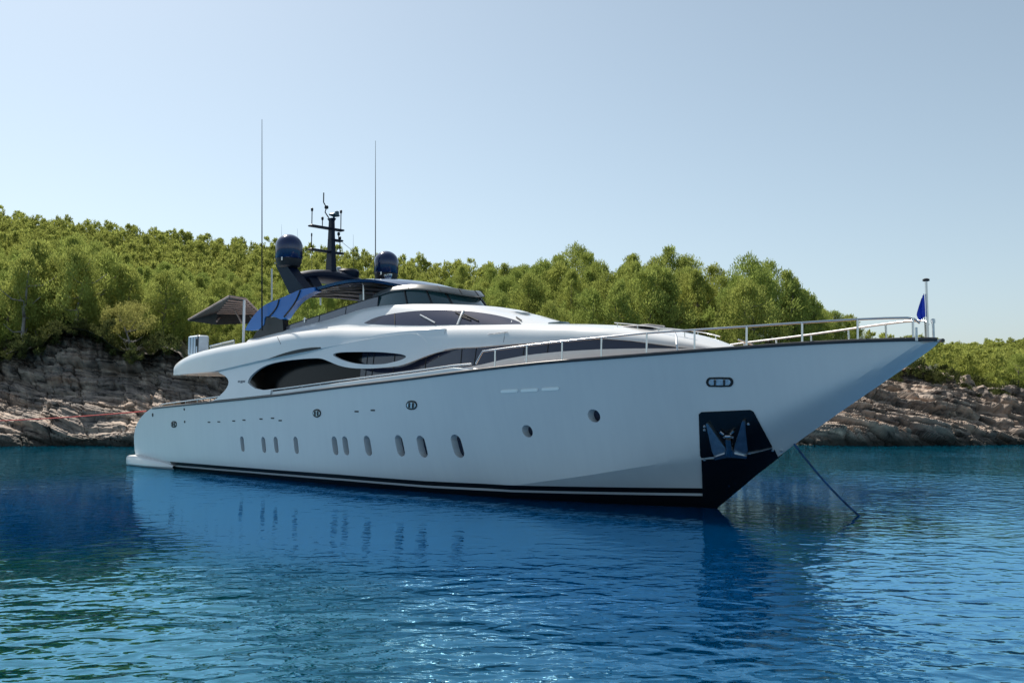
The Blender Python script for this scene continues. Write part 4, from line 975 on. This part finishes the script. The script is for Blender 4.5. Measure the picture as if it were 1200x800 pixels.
def crown_mesh(name, seed, h, rx, nclump, nleaf, base=.25, leaf=.2, m=PINE, kind='pine'):
    g = np.random.default_rng(seed); V = []; T = []
    C = []
    lob = g.random(6)*6.283; la = .12+.16*g.random(6)
    for k in range(nclump):
        q = g.random()**.8; zc = base*h+(h*(1-base))*q*.93
        if kind == 'pine': env = rx*((1-((q-.30)/.78)**1.7) if q > .30 else .62+.38*q/.30)
        elif kind == 'cone': env = rx*(1-q)**.8
        else: env = rx*math.sqrt(max(.05, 1-(q*1.0)**2))
        a = g.random()*6.283; env *= 1+sum(la[m_]*math.sin((m_+1)*a+lob[m_]+q*3) for m_ in range(3))
        r_ = env*math.sqrt(g.random())*.95+.05
        cr_ = (.11+.11*g.random())*rx*(1.15-.45*q)+.10
        C.append((r_*math.cos(a), r_*math.sin(a), zc, cr_))
    for (cx, cy, cz, cr_) in C:
        n = int(nleaf*(cr_/(.165*rx+.10))**2)+4
        d = g.normal(size=(n, 3)); d /= np.linalg.norm(d, axis=1)[:, None]; rr_ = cr_*(.35+.75*g.random(n))
        p = d*rr_[:, None]*np.array([1, 1, 1.15])+np.array([cx, cy, cz])
        out_ = np.array([cx*.12, cy*.12, 1.0])
        dirv = d*.55+out_+g.normal(size=(n, 3))*.38; dirv /= np.linalg.norm(dirv, axis=1)[:, None]
        sd = np.cross(dirv, g.normal(size=(n, 3))); sd /= np.linalg.norm(sd, axis=1)[:, None]+1e-6
        ln = leaf*(.6+.9*g.random(n)); wd = ln*.34
        V.append(np.stack([p-dirv*ln[:, None]*.5, p+sd*wd[:, None]*.5, p+dirv*ln[:, None]*.65, p-sd*wd[:, None]*.5], 1))
        T.append(np.clip(.5+g.normal()*.16+g.normal(size=n)*.13, 0, 1))
    V = np.concatenate(V).reshape(-1, 3); T = np.repeat(np.concatenate(T), 4)
    F = np.arange(len(V)).reshape(-1, 4)
    me = bpy.data.meshes.new(name); me.from_pydata(V.tolist(), [], F.tolist()); me.update()
    a = me.attributes.new('tone', 'FLOAT', 'POINT'); a.data.foreach_set('value', T.astype(np.float32)); me.materials.append(m)
    return me, V, T
def trunk_mesh(seed, h, r, top=.8, branches=7, m=BARK, lean=.3):
    g = random.Random(seed); b = MB(); lx, ly = g.uniform(-lean, lean), g.uniform(-lean, lean)
    P = [(lx*q*q*h*.3+g.uniform(-.06,.06)*h*.1, ly*q*q*h*.3+g.uniform(-.06,.06)*h*.1, h*top*q-.4*(q == 0)) for q in np.linspace(0, 1, 7)]
    b.tube(P, [r*(1-.8*q) for q in np.linspace(0, 1, 7)], 7)
    for k in range(branches):
        q = g.uniform(.3, .92); i = int(q*6); p = Vector(P[i]); a = g.uniform(0, 6.28); L = h*g.uniform(.16, .3)
        e = p+Vector((math.cos(a)*L, math.sin(a)*L, L*g.uniform(.15,.7))); md = (p+e)/2+Vector((0,0,-.04*h))
        b.tube([p, md, e], [r*.38, r*.25, r*.08], 5, False)
    me = bpy.data.meshes.new('trunk'); me.from_pydata([tuple(x) for x in b.v], [], b.f); me.update(); me.materials.append(m)
    me.polygons.foreach_set('use_smooth', [True]*len(me.polygons)); return me
H0 = 8.0
near_v = [(crown_mesh('crown', 100+i, H0, 2.45+.4*(i % 3), 125, 92, .05+.06*(i % 3), .205, PINE)[0], trunk_mesh(200+i, H0, .17)) for i in range(6)]
mid_v = [(crown_mesh('crown', 130+i, H0, 2.5+.3*(i % 3), 80, 60, .08, .27, PINE)[0], trunk_mesh(230+i, H0, .17, branches=4)) for i in range(5)]
far_c = [crown_mesh('crown', 160+i, H0, 2.6, 40, 17, .08, .60, PINE)[1:] for i in range(5)]
def place_tree(x, y, z, s, var, label, group=None, name='pine_tree', cat='pine', rot=None, sq=(1,1,1)):
    t_ = empty(name, (x, y, z), random.uniform(0, 6.28) if rot is None else rot); t_.scale = (s*sq[0], s*sq[1], s*sq[2]); tag(t_, label, cat, group)
    for nm_, me in (('crown', var[0]), ('trunk', var[1])):
        c = bpy.data.objects.new(nm_, me); col.objects.link(c); c.parent = t_
    return t_
SIL = ip([(-500,900),(185,900),(200,432),(222,400),(245,396),(300,392),(345,352),(410,332),(470,340),(560,362),(617,376),(700,381),(760,388),(845,405),(1000,398),(1100,397),(1101,900),(2000,900)])
cand = []
g = np.random.default_rng(31)
def scatter(px0, px1, spacing, smin, smax, t0=.02, keep=None):
    pts = []
    p = px0
    y = 76.
    while y < 262:
        wdt = FPX/y*spacing; p = px0+g.random()*wdt
        while p < px1:
            pp = p+g.normal()*wdt*.3; yy = y+g.normal()*spacing*.3
            yc, zc = crest(pp); yr = RIDGE_Y(pp)
            tt = (yy-yc)/(yr-yc)
            if t0 <= tt <= 1.06 and (keep is None or keep(pp, tt)): pts.append((pp, yy, g.uniform(smin, smax)))
            p += wdt*(.8+.4*g.random())
        y += spacing*.82
    return pts
def sizes(pp):      # tree height in metres
    return float(np.interp(pp, [0,200,450,560,640,760,860,930,1000,1030,1060,1200], [7,6.2,5.6,5.6,7.4,8.4,8.6,7.2,4.6,3.2,3.3,3.6]))
pts = scatter(-160, 1012, 4.3, .78, 1.15, .012, lambda a, tt: not (a > 940 and tt < .3))
pts2 = scatter(1030, 1420, 3.3, .75, 1.2, .0)
trees = []
for pp, yy, s in pts+pts2:
    x = (pp-600)/FPX*yy/.9972; z = ground(pp, yy)-.15; hgt = sizes(pp)*s
    if pp < 240: hgt *= 1.0+.3*max(0, 1-(yy-crest(pp)[0])/40)
    tt = (yy-crest(pp)[0])/(RIDGE_Y(pp)-crest(pp)[0])
    # survey pixel of the tip
    ptop = np.array([x, yy, z+hgt])-CW; pyt = 400-FPX*(ptop@UP)/(ptop@FW)
    pbase = np.array([x, yy, z])-CW; pyb = 400-FPX*(pbase@UP)/(pbase@FW)
    if pyt > SIL(pp)-1: continue
    trees.append((hgt*FPX/yy, pp, yy, x, z, hgt, tt, pyt, pyb))
trees.sort(reverse=True)
inv = [k for k in trees if -15 < k[1] < 1215]
NIND = 262
ind = inv[:NIND]; rest = [k for k in trees if k not in set(ind)]
print('trees', len(trees), 'in view', len(inv))
REG = [(230, 'upper left', 'bushy yellow-green pine in the dense stand on the left hillside, left of the awning', 'pines on the left hillside'),
       (345, '', 'green pine on the hillside between the awning and the left radar dome', 'pines between awning and left dome'),
       (470, '', 'green pine on the hillside behind the mast, between the two radar domes', 'pines behind the mast'),
       (610, '', 'green pine on the slope behind the flybridge windscreen, right of the right dome', 'pines behind the windscreen'),
       (800, '', 'full crowned pine in the stand above the long foredeck', 'pines above the foredeck'),
       (1020, '', 'pine at the low right end of the wood, above the bow rail', 'pines above the bow rail'),
       (2000, '', 'small round tree on the far right headland beyond the bow', 'trees on the right headland')]
for k, (sz, pp, yy, x, z, hgt, tt, pyt, pyb) in enumerate(ind):
    reg = [r_ for r_ in REG if pp < r_[0]][0]
    var = near_v[k % 6] if sz > 46 else mid_v[k % 5]
    sq = (1, 1, 1) if pp < 1020 else (1.35, 1.35, .95)
    place_tree(x, yy, z, hgt/H0, var, reg[2], reg[3], sq=tuple(a*random.uniform(.9, 1.12) for a in sq))
# the far wood: one mass
VV = []; TT = []
for (sz, pp, yy, x, z, hgt, tt, pyt, pyb) in rest:
    V_, T_ = far_c[int(g.integers(5))]; a = g.random()*6.283; s = hgt/H0; R_ = np.array([[math.cos(a), -math.sin(a), 0],[math.sin(a), math.cos(a), 0],[0,0,1]])
    k2 = 1.35 if pp > 1020 else 1.05
    VV.append((V_@R_.T)*np.array([s*k2, s*k2, s])+np.array([x, yy, z])); TT.append(np.clip(T_+g.normal()*.08, 0, 1))
VV = np.concatenate(VV); TT = np.concatenate(TT); me = bpy.data.meshes.new('far_wood')
me.from_pydata(VV.tolist(), [], np.arange(len(VV)).reshape(-1, 4).tolist()); a = me.attributes.new('tone', 'FLOAT', 'POINT'); a.data.foreach_set('value', TT.astype(np.float32)); me.materials.append(PINE)
o = bpy.data.objects.new('far_wood', me); col.objects.link(o); tag(o, 'distant dense pine wood covering the upper slopes of the hills', 'wood', kind='stuff')

# ------------------------------------------------------------------ maquis along the top of the rocks
shrub_v = [crown_mesh('foliage', 300+i, 1.6, 1.0, 16, 46, .02, .17, OLIVE, 'dome')[0] for i in range(5)]
SHR = [(240, 'dark low shrub at the foot of the pines above the left rocks', 'shrubs above the left rocks'), (1000, 'shrub under the pines glimpsed past the yacht', 'shrubs behind the yacht'), (3000, 'low green shrub on the top edge of the right rocks', 'shrubs above the right rocks')]
g3 = np.random.default_rng(5)
for (p0, p1, n, t0, t1, s0, s1) in ((-15, 240, 40, -.02, .16, .6, 1.7), (-12, 235, 34, -.035, .01, .5, 1.2), (1030, 1215, 34, -.06, .06, .5, 1.1), (930, 1010, 8, .0, .2, .6, 1.2)):
    for k in range(n):
        pp = p0+(p1-p0)*(k+g3.random())/n; yc, zc = crest(pp); yr = RIDGE_Y(pp); tt = g3.uniform(t0, t1); yy = yc+(yr-yc)*tt
        x = (pp-600)/FPX*yy/.9972; s_ = g3.uniform(s0, s1)
        if SIL(pp) < 450 and 990 > pp > 185: continue
        z = ground(pp, yy)-.25
        if tt < 0: z = crest(pp)[1]+tt*18
        r_ = [q for q in SHR if pp < q[0]][0]
        t_ = empty('shrub', (x, yy, z), g3.random()*6.28); t_.scale = (s_*1.25, s_*1.25, s_*g3.uniform(.7, 1.1)); tag(t_, r_[1], 'shrub', r_[2])
        c = bpy.data.objects.new('foliage', shrub_v[k % 5]); col.objects.link(c); c.parent = t_

# a few trees one can tell apart at the edge of the left rocks
def lone(px, yy, h, var, label, dz=0, sq=(1,1,1), name='pine_tree', cat='pine', rot=0):
    x = (px-600)/FPX*yy/.9972; return place_tree(x, yy, ground(px, yy)-.3+dz, h/H0, var, label, None, name, cat, rot, sq)
tallc = crown_mesh('crown', 401, H0, 2.6, 90, 95, .42, .2, PINE)[0]; tallt = trunk_mesh(402, H0, .19, .85, 9, DEADW, .5)
lone(26, 79.5, 9.2, (tallc, tallt), 'tall pine with a bare leaning grey trunk at the far left edge above the rocks', -.6)
umb = crown_mesh('crown', 403, H0, 3.4, 80, 90, .55, .19, leafmat('pale_needles', (.33,.33,.10), .5), 'dome')[0]; umt = trunk_mesh(404, H0, .2, .8, 14, DEADW, .8)
lone(155, 78.4, 5.6, (umb, umt), 'pale umbrella shaped tree with grey branches just above the left rocks', -.4)
bigc = crown_mesh('crown', 405, H0, 2.9, 130, 95, .10, .2, PINE)[0]
lone(88, 81, 8.6, (bigc, tallt), 'broad dark green pine beside the pale umbrella shaped tree, on its left', -.5, rot=2)

for k, (px, yy, h) in enumerate([(925,99,5.6),(938,101,5.0),(952,100,4.9),(966,102,4.6),(979,101,4.5),(991,103,4.2),(1001,102,3.4)]):
    x = (px-600)/FPX*yy/.9972; place_tree(x, yy, HC+yy*tanel(402+k*1.5)-.2, h/H0, near_v[k % 6], REG[5][2], REG[5][3], sq=(1.25, 1.25, 1))
